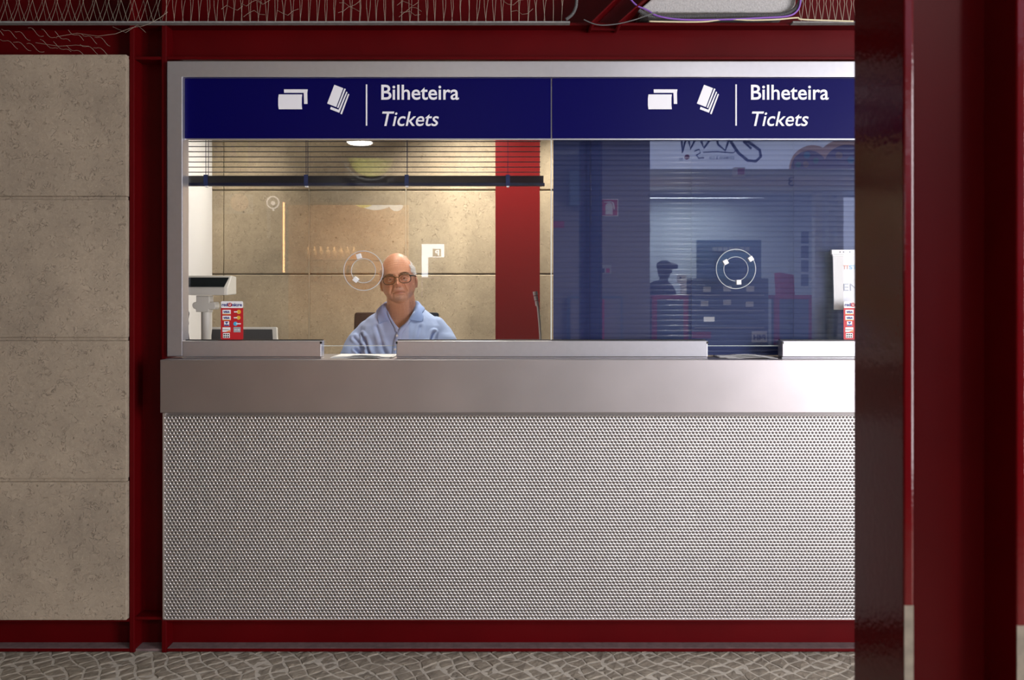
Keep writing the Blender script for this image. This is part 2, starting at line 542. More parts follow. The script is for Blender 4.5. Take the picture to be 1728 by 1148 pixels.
# ------------------------------------------------------------------ near column (H section, right foreground)
D0, WD = 0.90, 0.1315
x0 = X(1525, D0); tf = 17.0 * D0 / F
x1 = X(1715, D0)
c = empty('steel_column', ((x0 + x1) / 2, D0 + WD / 2, 0), 'tall dark red steel H column standing close in front of the counter', 'column', kind='structure')
MB().box(x0, x0 + tf, D0, D0 + WD, 0, 3.2).build('flange', M['red_col'], c, bevel=0.002)
MB().box(x1, x1 + tf, D0, D0 + WD, 0, 3.2).build('flange', M['red_col'], c, bevel=0.002)
MB().box(x0 + tf, x1, D0 + WD / 2 - 0.004, D0 + WD / 2 + 0.004, 0, 3.2).build('web', M['red'], c)
for (xa_, za, zb_) in ((x0, 0.018, Z(1022, D0)), (x1, 0.018, Z(1056, D0))):
    MB().box(xa_ + 0.0005, xa_ + tf - 0.0005, D0 - 0.0006, D0 + 0.004, za, zb_).build('bare_patch', M['bare'], c)
MB().box(x0 - 0.06, x1 + 0.08, D0 - 0.05, D0 + WD + 0.05, 0.001, 0.018).build('base_plate', M['red_col'], c, bevel=0.003)

# ------------------------------------------------------------------ perforated panel and steel ledge
YP = 3.045
pp = empty('perforated_panel', (X(860, YP), YP, Z(1045, YP)), 'perforated stainless sheet covering the counter front below the steel ledge', 'metal panel')
x0, x1 = X(276.5, YP), X(1580, YP)
z0, z1 = Z(1046, YP), Z(697.5, YP)
pitch, rp = 6.11 * YP / F, 5.27 * YP / F
rh = 2.05 * YP / F
th = 0.0016
nc = int((x1 - x0) / pitch); nr = int((z1 - z0 - 0.006) / rp)
ang6 = np.arange(6) * math.pi / 3 + math.pi / 6
ang12 = np.arange(12) * math.pi / 6 + math.pi / 6
cc = []
for j in range(nr):
    off = 0.5 if j % 2 else 0.0
    for i in range(nc - (j % 2)):
        cc.append((x0 + 0.006 + (i + 0.5 + off) * pitch - 0.004, z0 + 0.009 + j * rp))
cc = np.array(cc)
n = len(cc)
R6 = pitch / math.sqrt(3) * 1.004
ou = cc[:, None, :] + R6 * np.stack([np.cos(ang6), np.sin(ang6) * (rp / (pitch * 0.8660))], 1)[None]
inn = cc[:, None, :] + rh * np.stack([np.cos(ang12), np.sin(ang12)], 1)[None]
V = np.zeros((n, 30, 3))
V[:, :6, 0] = ou[:, :, 0]; V[:, :6, 1] = YP; V[:, :6, 2] = ou[:, :, 1]
V[:, 6:18, 0] = inn[:, :, 0]; V[:, 6:18, 1] = YP; V[:, 6:18, 2] = inn[:, :, 1]
V[:, 18:, 0] = inn[:, :, 0]; V[:, 18:, 1] = YP + th; V[:, 18:, 2] = inn[:, :, 1]
pat5 = np.array([[k, (k + 1) % 6, 6 + (2 * k + 2) % 12, 6 + 2 * k + 1, 6 + 2 * k] for k in range(6)])
pat4 = np.array([[6 + k, 6 + (k + 1) % 12, 18 + (k + 1) % 12, 18 + k] for k in range(12)])
base = (np.arange(n) * 30)[:, None, None]
f5 = (pat5[None] + base).reshape(-1, 5); f4 = (pat4[None] + base).reshape(-1, 4)
me = bpy.data.meshes.new('perforated_sheet')
me.vertices.add(n * 30); me.vertices.foreach_set('co', V.reshape(-1))
loops = np.concatenate([f5.reshape(-1), f4.reshape(-1)])
tot = np.concatenate([np.full(len(f5), 5), np.full(len(f4), 4)])
me.loops.add(len(loops)); me.loops.foreach_set('vertex_index', loops)
me.polygons.add(len(tot)); me.polygons.foreach_set('loop_start', np.concatenate([[0], np.cumsum(tot)[:-1]]))
me.update(calc_edges=True); me.validate()
link('perforated_sheet', me, M['perf'], pp)
xr_ = cc[:, 0].max() + pitch * 0.5
MB().box(x0 - 0.004, x0 + 0.0035, YP - 0.0005, YP + 0.012, z0, z1).box(xr_ - 0.002, x1 + 0.004, YP - 0.0005, YP + 0.012, z0, z1)\
    .box(x0 - 0.004, x1 + 0.004, YP - 0.0005, YP + 0.012, z0 - 0.001, z0 + 0.0025).build('sheet_edge', M['perf'], pp)
MB().box(x0, x1, YP + 0.0085, YP + 0.0105, z0, z1).build('backing_sheet', M['back_sheet'], pp)
cw = MB().box(xa0, xa1, 3.085, 3.12, 0.12, 1.085).build('wall_counter', M['grey_wall'])
tag(cw, 'counter wall behind the perforated sheet', kind='structure')

YL = 2.985
xl, xr2 = X(270, YL), X(1590, YL)
lz1, lz0 = Z(607.5, YL), Z(697, YL)
ld = empty('counter_ledge', ((xl + xr2) / 2, YL, lz0), 'long brushed stainless steel ledge under the ticket windows', 'counter')
MB().box(xl, xr2, YL, 3.043, lz0, lz1).build('fascia', M['steel'], ld, bevel=0.002)
MB().box(xa0 + 0.003, xa1 - 0.003, 3.043, 3.30, lz1 - 0.018, lz1 - 0.0005).build('counter_top', M['steel'], ld)

# ------------------------------------------------------------------ window frame, glass
YW, YG = 3.045, 3.075
wz0, wz1 = lz1, Z(103, YW)
win = empty('window_1', (0, YW, wz0), 'white framed double ticket window', kind='structure')
L0, R0 = X(281.5, YW), X(1580, YW)


def wpx(px): return X(px, YW)


def rect(x0_, x1_, za_, zb_, y_): return [(x0_, y_, za_), (x0_, y_, zb_), (x1_, y_, zb_), (x1_, y_, za_)]
fr = MB()
zi_ = Z(130, YW)
U = [(L0, wz0 + 0.008), (wpx(308), wz0 + 0.008), (wpx(308), zi_), (wpx(1553), zi_), (wpx(1553), wz0 + 0.008), (R0, wz0 + 0.008), (R0, wz1), (L0, wz1)]
fr.prism(U, YW, YW + 0.06)
fr.build('frame', M['alu'], win, bevel=0.003)
SEG = [(308, 542), (669, 1194), (1320, 1553)]
for (a, b) in SEG:
    sg = MB().box(wpx(a), wpx(b), YW - 0.002, YW + 0.05, Z(602.5, YW), Z(575.5, YW)).build('sill_rail', M['alu'], win, bevel=0.002)
    MB().box(wpx(a), wpx(b), YW + 0.002, YW + 0.05, wz0 + 0.0005, Z(603.5, YW)).build('sill_foot', M['alu'], sg)
    MB().box(wpx(a) + 0.001, wpx(b) - 0.001, YG - 0.004, YG + 0.014, Z(575.5, YW), Z(574.0, YW)).build('gasket', M['black'], sg)
for px in (541.5, 669.5, 1193.5, 1320.5):
    MB().box(wpx(px) - 0.0035, wpx(px) + 0.0035, YW - 0.003, YW + 0.006, Z(580.5, YW), Z(576.5, YW)).build('end_clip', M['black'], win)
# glass: each pane steps down into its serving gap
for (a, b, ga, gb) in ((308, 930, 542, 669), (931.5, 1553, 1194, 1320)):
    gz = Z(575.0, YG); gl = Z(583.5, YG)
    poly = [(wpx(a), Z(130, YG)), (wpx(a), gz), (wpx(ga), gz), (wpx(ga), gl), (wpx(gb), gl), (wpx(gb), gz), (wpx(b), gz), (wpx(b), Z(130, YG))]
    gp = MB().prism(poly, YG, YG + 0.010).build('glass_pane', M['glass'], win)
    MB().box(wpx(ga), wpx(gb), YG - 0.0005, YG + 0.0105, gl - 0.0015, gl).build('polished_edge', M['edge'], gp)
MB().box(wpx(930.1), wpx(931.4), YG - 0.004, YG + 0.012, Z(574, YG), Z(130, YG)).build('pane_joint', M['edge'], win)

# ------------------------------------------------------------------ blue ticket signs
YB = 3.066


def pxs(pts, dx, Y): return [(X(p[0] + dx, Y), Z(p[1], Y)) for p in pts]


def sign(px0, px1, dx, label):
    root = empty('ticket_sign', (X((px0 + px1) / 2, YB), YB, Z(234, YB)), label, 'sign', 'blue ticket signs above the windows')
    MB().pbox(px0, 130.5, px1, 234, YB, YB + 0.008).build('panel', M['navy'], root)
    MB().pbox(px0, 234, px1, 236, YB - 0.001, YB + 0.008).build('lower_edge', M['alu'], root)
    t = MB(); put_text(t, 'Bilheteira', X(643.5 + dx, YB), X(774.5 + dx, YB), Z(168, YB), 25.0 * YB / F, YB - 0.0004, bold=0.012)
    t.build('lettering', M['white_ink'], root)
    t = MB(); put_text(t, 'Tickets', X(645 + dx, YB), X(740.5 + dx, YB), Z(212.5, YB), 24.5 * YB / F, YB - 0.0004, bold=0.006, shear=0.22)
    t.build('lettering', M['white_ink'], root)
    MB().pbox(617.3 + dx, 142.5, 619.7 + dx, 212, YB - 0.0012, YB).build('divider', M['white_ink'], root)
    ic = MB()
    ic.prism(pxs([(470.5, 159.5), (510, 159.5), (509.3, 165), (509.2, 178), (510, 184.5), (470.5, 184.5), (469.6, 178), (469.6, 166)], dx, YB), YB - 0.0012, YB)
    ic.prism(pxs([(479.3, 151), (519.4, 151), (518.6, 157), (518.8, 169), (519, 175.5), (513.3, 175.5), (513, 166), (512.6, 156.8), (479.6, 156.8)], dx, YB), YB - 0.0012, YB)
    ic.build('icon', M['white_ink'], root)
    ic = MB()
    ic.prism(pxs([(564.3, 143.2), (579.3, 149.0), (567.4, 180.8), (552.2, 174.8)], dx, YB), YB - 0.0012, YB)
    ic.prism(pxs([(581.2, 149.4), (583.6, 150.4), (571.0, 182.6), (568.8, 181.6)], dx, YB), YB - 0.0012, YB)
    ic.prism(pxs([(584.6, 154.6), (586.4, 155.6), (572.6, 190.4), (557.2, 184.4), (558.4, 180.4), (571.4, 185.4)], dx, YB), YB - 0.0012, YB)
    ic.prism(pxs([(587.4, 158.4), (589.4, 159.4), (577.0, 193.0), (574.4, 192.0)], dx, YB), YB - 0.0012, YB)
    ic.build('icon', M['white_ink'], root)


sign(308.5, 929.6, 0, 'blue ticket sign above the window where the clerk sits')
sign(931.6, 1552.5, 623.7, 'blue ticket sign above the window closed by the blue blind')

# ------------------------------------------------------------------ speech rings on the glass


def ring(cx, cy, pins, label):
    Y = YG - 0.012
    k = Y / F
    c = (X(cx, Y), Z(cy, Y))
    root = empty('speech_ring', (c[0], Y, c[1]), label, 'speech ring', 'clear speech rings on the ticket windows')
    N = 64
    def circ(r, y): return [(c[0] + r * math.cos(2 * math.pi * i / N), y, c[1] + r * math.sin(2 * math.pi * i / N)) for i in range(N)]
    ro, ri = 33.2 * k, 20.5 * k
    MB().loft([circ(ro, Y), circ(ri, Y), circ(ri, Y + 0.005), circ(ro, Y + 0.005)], True).build('disc', M['acrylic'], root)
    m = MB()
    m.tube(circ(ro, Y + 0.002), 0.0017, 6, True)
    m.tube(circ(ri, Y + 0.002), 0.0014, 6, True)
    m.build('polished_rim', M['acrylic_rim'], root, smooth=True)
    for (a, b, r) in pins:
        q = (X(a, Y), Z(b, Y)); h = 4.0 * k; cs, sn = math.cos(r), math.sin(r)
        MB().prism([(q[0] + (u * cs - v * sn) * h, q[1] + (u * sn + v * cs) * h) for (u, v) in ((-1, -1), (1, -1), (1, 1), (-1, 1))], Y - 0.004, Y + 0.012).build('spacer', M['white_plastic'], root, bevel=0.001)
    return root


ring(613, 457, [(605.5, 432.5, 0.3), (600, 472, 0.9), ], 'clear speech ring on the glass beside the clerk\'s head')
ring(1242, 454, [(1224.5, 442.5, 0.5), (1267, 437, 0.6), (1246.5, 476.5, 0.05)], 'clear speech ring with white spacers in front of the blue blind')

# ------------------------------------------------------------------ payment stickers on the glass


def sticker(px0, label):
    Y = YG - 0.0015
    k = Y / F
    dx = px0 - 372
    root = empty('payment_sticker', (X(px0 + 20, Y), Y, Z(573, Y)), label, 'sticker', 'red card payment stickers on the glass')
    def rr(a, b, c_, d, r=2.0):
        pts = []
        for (cx, cy, s0) in ((c_ - r, b + r, -90), (c_ - r, d - r, 0), (a + r, d - r, 90), (a + r, b + r, 180)):
            for q in range(0, 91, 30):
                t = math.radians(s0 + q); pts.append((cx + r * math.cos(t), cy + r * math.sin(t)))
        return pxs(pts, dx, Y)
    MB().prism(rr(372.6, 519, 410.4, 573.6, 2.5), Y, Y + 0.001).build('body', M['red_print'], root)
    MB().prism(rr(373, 508.6, 410, 520, 2.0), Y - 0.0003, Y + 0.001).build('header', M['paper'], root)
    t = MB()
    put_text(t, 'red', X(374.5 + dx, Y), X(384.5 + dx, Y), Z(517, Y), 5.6 * k, Y - 0.0005, bold=0.02)
    put_text(t, 'nicre', X(391.5 + dx, Y), X(408.5 + dx, Y), Z(517, Y), 5.6 * k, Y - 0.0005, bold=0.02)
    t.build('lettering', M['blue_print'], root)
    MB().disc((X(388 + dx, Y), Z(514.6, Y)), 3.6 * k, Y - 0.001, Y).build('emblem', M['red_print'], root)
    t = MB(); put_text(t, 'U', X(386.4 + dx, Y), X(389.6 + dx, Y), Z(516.4, Y), 4 * k, Y - 0.0012, bold=0.02); t.build('lettering', M['paper'], root)
    def card(a, b, c_, d, mat='paper'):
        return MB().prism(rr(a, b, c_, d, 0.6), Y - 0.0006, Y).build('card_logo', M[mat], root)
    for (b, bar) in ((523, 'gold_print'), (533, 'gold_print')):
        o = card(375.5, b, 389.3, b + 7.8)
        t = MB(); put_text(t, 'VISA', X(377.5 + dx, Y), X(387.6 + dx, Y), Z(b + 5.4, Y), 3.4 * k, Y - 0.001, bold=0.03, shear=0.15); t.build('lettering', M['blue_print'], o)
        MB().prism(pxs([(375.8, b + 6.6), (389, b + 6.6), (389, b + 7.7), (375.8, b + 7.7)], dx, Y), Y - 0.001, Y).build('stripe', M[bar], o)
    o = card(378.2, 542.4, 386.8, 550.4)
    MB().prism(pxs([(379.5, 543.2), (385.5, 543.2), (382.5, 547.4)], dx, Y), Y - 0.001, Y).prism(pxs([(378.5, 548), (386.5, 548), (386.5, 550.2), (378.5, 550.2)], dx, Y), Y - 0.001, Y).build('stripe', M['blue_print'], o)
    o = card(375.5, 552.6, 388.8, 560.4)
    MB().prism(pxs([(381, 560.2), (388.6, 560.2), (388.6, 557.4)], dx, Y), Y - 0.001, Y).build('stripe', M['orange_print'], o)
    t = MB(); put_text(t, 'maestro', X(376.3 + dx, Y), X(387.8 + dx, Y), Z(557.4, Y), 2.4 * k, Y - 0.001); t.build('lettering', M['grey_print'], o)
    o = card(376.4, 562.4, 387.8, 570.6)
    q = MB()
    for i in range(3):
        for j in range(2):
            q.disc((X(378.6 + i * 3.4 + dx, Y), Z(564.8 + j * 3.9, Y)), 1.35 * k, Y - 0.001, Y, 10)
    q.build('stripe', M['black_print'], o)
    for (cx, cy, r, mt) in ((403, 526.5, 3.6, 'gold_print'), (402.6, 536.4, 3.4, 'gold_print'), (397.4, 546.6, 3.6, 'cyan_print')):
        o = MB().disc((X(cx + dx, Y), Z(cy, Y)), r * k, Y - 0.0006, Y, 18).build('card_logo', M[mt], root)
        a, b = (cx - 8, cx - 2) if mt == 'gold_print' else (cx + 1, cx + 9)
        MB().prism(pxs([(a, cy - 0.9), (b, cy - 0.9), (b, cy + 0.9), (a, cy + 0.9)], dx, Y), Y - 0.001, Y).build('stripe', M['paper'], o)
    o = card(394.2, 552.2, 406, 561, 'grey_print')
    t = MB(); put_text(t, 'AM EX', X(395.4 + dx, Y), X(405 + dx, Y), Z(558, Y), 2.6 * k, Y - 0.001, bold=0.02); t.build('lettering', M['paper'], o)
    return root


sticker(372, 'red card payment sticker on the glass in front of the till display')
sticker(1423, 'red card payment sticker half hidden by the near column')

# ------------------------------------------------------------------ venetian blinds
YV = 3.165
SP = 0.0199


def slat(mb, x0, x1, zc, tilt, w=0.025, crown=0.0022):
    """one crowned slat; tilt 0 = lying flat, positive = front edge down"""
    n = 10
    ct, st = math.cos(tilt), math.sin(tilt)
    pr = []
    for i in range(n):
        u = (i / (n - 1) - 0.5) * w
        h = crown * (1 - (2 * u / w) ** 2)
        pr.append((YV + u * ct - h * st, zc + u * st + h * ct))
    pb = [(y + 0.0004 * st, z - 0.0004 * ct) for (y, z) in pr]
    q = lambda l: [(x0, y, z) for (y, z) in l] + [(x1, y, z) for (y, z) in l]
    mb.add(q(pr), [(i, i + 1, n + i + 1, n + i) for i in range(n - 1)])
    mb.add(q(pb), [(i + 1, i, n + i, n + i + 1) for i in range(n - 1)])
    for k in (0, n - 1): mb.add(q([pr[k], pb[k]]), [(0, 1, 3, 2)])
    for x in (x0, x1): mb.add([(x, y, z) for (y, z) in pr + pb[::-1]], [tuple(range(2 * n))])


def cords(root, pxl, z0, z1, loops=True):
    for px in pxl:
        m = MB()
        for dy in (-0.0135, 0.0135):
            m.tube([(X(px, YV), YV + dy, z0), (X(px, YV), YV + dy, z1)], 0.0011, 6)
        m.build('ladder_cord', M['cord'], root)


bl = empty('venetian_blind', (X(613, YV), YV, Z(314, YV)), 'navy venetian blind pulled up over the clerk\'s window, slats open', 'blind', 'blue venetian blinds behind the glass')
bx0, bx1 = X(300, YV), X(919, YV)
m = MB()
zz = Z(291, YV)
while zz < 2.06:
    slat(m, bx0, X(912, YV), zz, math.radians(6)); zz += SP
m.build('slats', M['blind_dark'], bl, smooth=True)
m = MB()
zz = Z(310, YV)
for k in range(18):
    slat(m, bx0, X(917, YV), zz, 0, crown=0.001); zz += 0.0017
m.build('stacked_slats', M['blind_dark'], bl)
MB().box(bx0, bx1, YV - 0.014, YV + 0.014, Z(314, YV), Z(309.5, YV)).build('bottom_rail', M['blind_dark'], bl, bevel=0.001)
MB().box(bx0, bx1, YV - 0.018, YV + 0.018, 2.05, 2.09).build('head_rail', M['blind_dark'], bl)
cords(bl, (349.5, 518, 687, 857), Z(314, YV), 2.06)
for px in (349.5, 518, 687, 857):
    MB().box(X(px, YV) - 0.008, X(px, YV) + 0.008, YV - 0.0165, YV - 0.0135, Z(314.5, YV), Z(296, YV)).build('tape_clip', M['blind'], bl)
    MB().box(X(px, YV) - 0.005, X(px, YV) + 0.005, YV - 0.012, YV + 0.004, Z(316.5, YV), Z(314, YV)).build('end_plug', M['white_plastic'], bl)

bl = empty('venetian_blind', (X(1243, YV), YV, Z(600, YV)), 'blue venetian blind fully lowered and closed behind the right-hand glass', 'blind', 'blue venetian blinds behind the glass')
bx0, bx1 = X(933.5, YV), X(1565, YV)
m = MB()
zz = Z(598, YV) + 0.012
while zz < 2.05:
    slat(m, bx0, bx1, zz, math.radians(80), crown=0.0026); zz += SP
m.build('slats', M['blind'], bl, smooth=True)
MB().box(bx0, bx1, YV - 0.012, YV + 0.012, Z(600, YV) + 0.002, Z(600, YV) + 0.012).build('bottom_rail', M['blind'], bl)
MB().box(bx0, bx1, YV - 0.018, YV + 0.018, 2.05, 2.09).build('head_rail', M['blind_dark'], bl)
for px in (995, 1165, 1337, 1508):
    MB().tube([(X(px, YV), YV - 0.0145, Z(600, YV)), (X(px, YV), YV - 0.0145, 2.06)], 0.0009, 6).build('ladder_cord', M['cord'], bl)
MB().tube([(X(996.5, YV), YV - 0.02, Z(380, YV)), (X(996, YV), YV - 0.02, 2.05)], 0.0016, 6).build('tilt_wand', M['acrylic'], bl)

# ------------------------------------------------------------------ booth shell
YBK = 5.12
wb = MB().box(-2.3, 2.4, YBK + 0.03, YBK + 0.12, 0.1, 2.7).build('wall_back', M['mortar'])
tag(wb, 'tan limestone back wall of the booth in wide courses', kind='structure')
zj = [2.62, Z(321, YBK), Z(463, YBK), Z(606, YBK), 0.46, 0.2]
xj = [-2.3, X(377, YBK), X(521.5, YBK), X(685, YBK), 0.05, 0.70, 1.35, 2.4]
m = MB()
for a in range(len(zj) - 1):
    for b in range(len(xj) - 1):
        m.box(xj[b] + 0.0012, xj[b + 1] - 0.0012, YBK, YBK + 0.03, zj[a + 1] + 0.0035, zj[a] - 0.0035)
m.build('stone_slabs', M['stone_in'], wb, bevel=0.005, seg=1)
m = MB()
for px in (521.5, 685):
    m.box(X(px, YBK) - 0.0028, X(px, YBK) + 0.0028, YBK - 0.0006, YBK + 0.03, 0.2, 2.6)
m.build('mortar_joint', M['mortar'], wb)
xs = X(358, YBK)
w = MB().box(xs - 0.12, xs, 3.345, YBK, 0.1, 2.65).build('wall_side', M['white_wall'])
tag(w, 'plain white side wall inside the booth', kind='structure')
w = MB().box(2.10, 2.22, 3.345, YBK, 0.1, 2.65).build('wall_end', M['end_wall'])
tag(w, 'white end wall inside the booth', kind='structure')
w = MB().box(-2.3, 2.4, 3.345, YBK + 0.1, 2.6, 2.7).build('ceiling_booth', M['ceil']); tag(w, kind='structure')
w = MB().box(-2.3, 2.4, 3.27, YBK + 0.1, 0.1, 0.2).build('floor_booth', M['grey_wall']); tag(w, kind='structure')
w = MB().box(-4.5, 4.5, -6.5, 3.3, 3.2, 3.3).build('ceiling', M['ceil']); tag(w, kind='structure')
for i, (lx, ly, lz, pw) in enumerate(BOOTH_LAMPS):
    r = empty('downlight', (lx, ly, 2.6), ('round downlight in the booth ceiling close to the stone wall, left of the red column', 'round downlight in the booth ceiling close to the stone wall, right of the red column', 'round downlight in the booth ceiling over the clerk', 'round downlight in the booth ceiling beside the white wall')[i], 'ceiling lamp', 'booth downlights')
    N = 32
    def cz(r_, z): return [(lx + r_ * math.cos(2 * math.pi * k / N), ly + r_ * math.sin(2 * math.pi * k / N), z) for k in range(N)]
    MB().loft([cz(0.10, 2.599), cz(0.10, 2.592), cz(0.082, 2.590), cz(0.082, 2.599)], True).build('trim_ring', M['white_plastic'], r)
    MB().cyl_z((lx, ly), 0.082, 2.592, 2.598, 32).build('diffuser', M['lamp_on'], r)
for i, (lx, ly, lz, pw) in enumerate(PASSAGE_LAMPS):
    r = empty('pendant_downlight', (lx, ly, 3.2), ('round lit ceiling lamp reflected high in the clerk\'s window', 'round lit ceiling lamp of the passage whose glints streak the blue slats', 'unseen ceiling lamp added in the middle of the passage to brighten the grey pier')[i], 'ceiling lamp', 'passage ceiling lamps')
    MB().cyl_z((lx, ly), 0.15, 3.0, 3.02, 32).cyl_z((lx, ly), 0.03, 3.02, 3.2, 12).build('housing', M['white_plastic'], r)
    MB().cyl_z((lx, ly), 0.135, 2.992, 3.0, 32).build('diffuser', M['lamp_cool'], r)

# red steel column standing against the booth's back wall
YC = 5.0
x0, x1 = X(836, YC), X(911, YC)
c = empty('booth_column', ((x0 + x1) / 2, YC, 0.2), 'bright red steel column against the stone wall behind the clerk', 'column', kind='structure')
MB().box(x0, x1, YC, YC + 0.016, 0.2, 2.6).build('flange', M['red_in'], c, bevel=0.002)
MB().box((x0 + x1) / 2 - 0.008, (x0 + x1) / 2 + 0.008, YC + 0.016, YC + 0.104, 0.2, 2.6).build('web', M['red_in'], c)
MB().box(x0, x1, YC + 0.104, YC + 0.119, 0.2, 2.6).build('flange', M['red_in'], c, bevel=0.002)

# ------------------------------------------------------------------ booth furniture
DZ = 1.020
dk = empty('desk', (0, 3.4, 0.2), 'long clerk\'s desk behind the counter ledge', 'desk')
MB().box(-1.86, 2.05, 3.302, 3.55, DZ - 0.035, DZ).build('desk_top', M['wood'], dk, bevel=0.003)
for px in (-1.8, -0.05, 1.9):
    MB().box(px, px + 0.03, 3.31, 3.53, 0.2, DZ - 0.035).build('side_panel', M['wood'], dk)

# till customer display on a pole
YD = 3.40
t = empty('customer_display', (X(345, YD), YD, DZ), 'cream till display on a pole, its dark screen facing out', 'till display')
pc = X(345, YD)
MB().cyl_z((pc, YD + 0.02), 0.055, DZ, DZ + 0.012, 28).build('base', M['beige'], t, bevel=0.002)
MB().cyl_z((pc, YD + 0.02), 8.2 * YD / F, DZ + 0.012, Z(527, YD), 24).build('pole', M['beige'], t, smooth=False)
m = MB()
m.prism([(X(a, YD), Z(b, YD)) for (a, b) in ((331.5, 499), (354, 499), (354, 511), (362, 509.5), (364.5, 514), (364.5, 519), (362, 522.5), (353, 522), (353, 527), (331, 527), (331, 522), (327, 521), (325, 517), (325, 513), (328, 510), (331.5, 510))], YD - 0.005, YD + 0.045)
m.build('hinge', M['beige'], t, bevel=0.003)
# head: wedge shaped housing, face leaning back
prof = [(YD - 0.035, Z(498.5, YD)), (YD - 0.03, Z(486.5, YD)), (YD + 0.02, Z(465, YD)), (YD + 0.075, Z(466.5, YD)), (YD + 0.075, Z(497, YD))]
hx0 = X(262, YD)
ringL = [(hx0, y, z) for (y, z) in prof]
ringA = [(X(383, YD), y, z) for (y, z) in prof]
ringR = []
for (y, z) in prof:
    bul = 0.012 if z > Z(490, YD) else 0.004
    ringR.append((X(388.5, YD) + (0.008 if z > Z(480, YD) else 0.0), y + 0.01, z))
MB().loft([ringL, ringA, [(p[0] + 0.013, p[1] + 0.004, p[2]) for p in ringA]]).build('housing', M['beige'], t, bevel=0.004)


def onface(px, py, off):
    # point on the leaning face between its lower and upper edges
    a = (Z(py, YD) - prof[1][1]) / (prof[2][1] - prof[1][1])
    y = prof[1][0] + (prof[2][0] - prof[1][0]) * a
    return (X(px, YD) , y - off, Z(py, YD))


q = [onface(266, 484.5, 0.0035), onface(382, 484.5, 0.0035), onface(385, 468.3, 0.0035), onface(266, 468.3, 0.0035)]
q2 = [(a, b + 0.006, c_) for (a, b, c_) in q]
MB().add(q + q2, [(0, 1, 2, 3), (7, 6, 5, 4), (0, 4, 5, 1), (1, 5, 6, 2), (2, 6, 7, 3), (3, 7, 4, 0)]).build('screen', M['screen'], t)

# monitor behind it, leaning back
YM = 3.52
t = empty('monitor', (X(395, YM), YM, DZ), 'low grey monitor leaning back on the desk beside the till display', 'monitor')
def slab(px0, px1, py0, py1, y0, lean, th_, inset=0):
    a = [P(px0, py1, y0), P(px1, py1, y0), P(px1 - 7, py0, y0), P(px0, py0, y0)]
    a = [a[0], a[1], (a[2][0], a[2][1] + lean, a[2][2]), (a[3][0], a[3][1] + lean, a[3][2])]
    b = [(p[0], p[1] + th_, p[2] - 0.004) for p in a]
    return MB().add(a + b, [(0, 1, 2, 3), (7, 6, 5, 4), (0, 4, 5, 1), (1, 5, 6, 2), (2, 6, 7, 3), (3, 7, 4, 0)])
slab(352, 469, 552.5, 612, YM - 0.03, 0.04, 0.02).build('casing', M['beige'], t, bevel=0.002)
slab(352.5, 462, 556.5, 607, YM - 0.033, 0.037, 0.004).build('screen', M['grey_dark'], t)
MB().box(X(395, YM) - 0.05, X(395, YM) + 0.05, YM - 0.04, YM + 0.08, DZ, DZ + 0.012).build('foot', M['beige'], t)

# goose-neck microphone
YN = 3.42
t = empty('microphone', (X(913, YN), YN, DZ), 'thin goose-neck microphone rising from the desk beside the red column', 'microphone')
MB().cyl_z((X(913, YN), YN), 0.045, DZ, DZ + 0.02, 28).build('base', M['black'], t, bevel=0.003)
MB().tube([(X(913, YN), YN, DZ + 0.02), P(912, 570, YN), P(910.5, 545, YN), P(908, 520, YN), P(906.5, 512, YN)], 0.0052, 10).build('goose_neck', M['chrome'], t, smooth=True)
MB().tube([P(906.8, 516, YN), P(905.6, 508, YN)], 0.0075, 14).tube([P(905.4, 507, YN), P(904.0, 499.5, YN)], 0.0085, 14).tube([P(904, 498.5, YN), P(903.0, 492, YN)], 0.010, 14).build('capsule', M['chrome'], t, smooth=False)

# papers in the two serving gaps
def papers(px0, px1, label, seed):
    r = random.Random(seed)
    Y0 = 3.06
    root = empty('paper_sheets', (X((px0 + px1) / 2, Y0), Y0 + 0.07, lz1), label, 'papers', 'papers lying in the serving gaps')
    for k in range(3):
        n = 14
        a = r.uniform(-0.03, 0.03)
        x0, x1 = X(px0 + 4 + r.uniform(0, 14), Y0), X(px1 - 4 - r.uniform(0, 14), Y0)
        top, bot = [], []
        m = MB()
        ring_ = []
        for i in range(n + 1):
            t_ = i / n
            x = x0 + (x1 - x0) * t_
            h = lz1 + 0.001 + 0.0022 * k + 0.0045 * (math.sin(t_ * 3.1) ** 2) * (0.5 + 0.5 * math.sin(3 + k + t_ * 5)) + (0.004 if 0.35 < t_ < 0.8 else 0) * 0.6
            ring_.append([(x, Y0 - 0.002 + k * 0.01 + a * t_, h), (x, Y0 + 0.16 + a * t_, lz1 + 0.002 + 0.002 * k), (x, Y0 + 0.16 + a * t_, lz1 + 0.0012 + 0.002 * k), (x, Y0 - 0.002 + k * 0.01 + a * t_, h - 0.0009)])
        m.loft(ring_)
        m.build('sheet', M['paper'], root, smooth=False)
papers(545, 667, 'loose white papers in the serving gap in front of the clerk', 3)
papers(1210, 1316, 'loose white papers in the serving gap under the closed blind', 8)

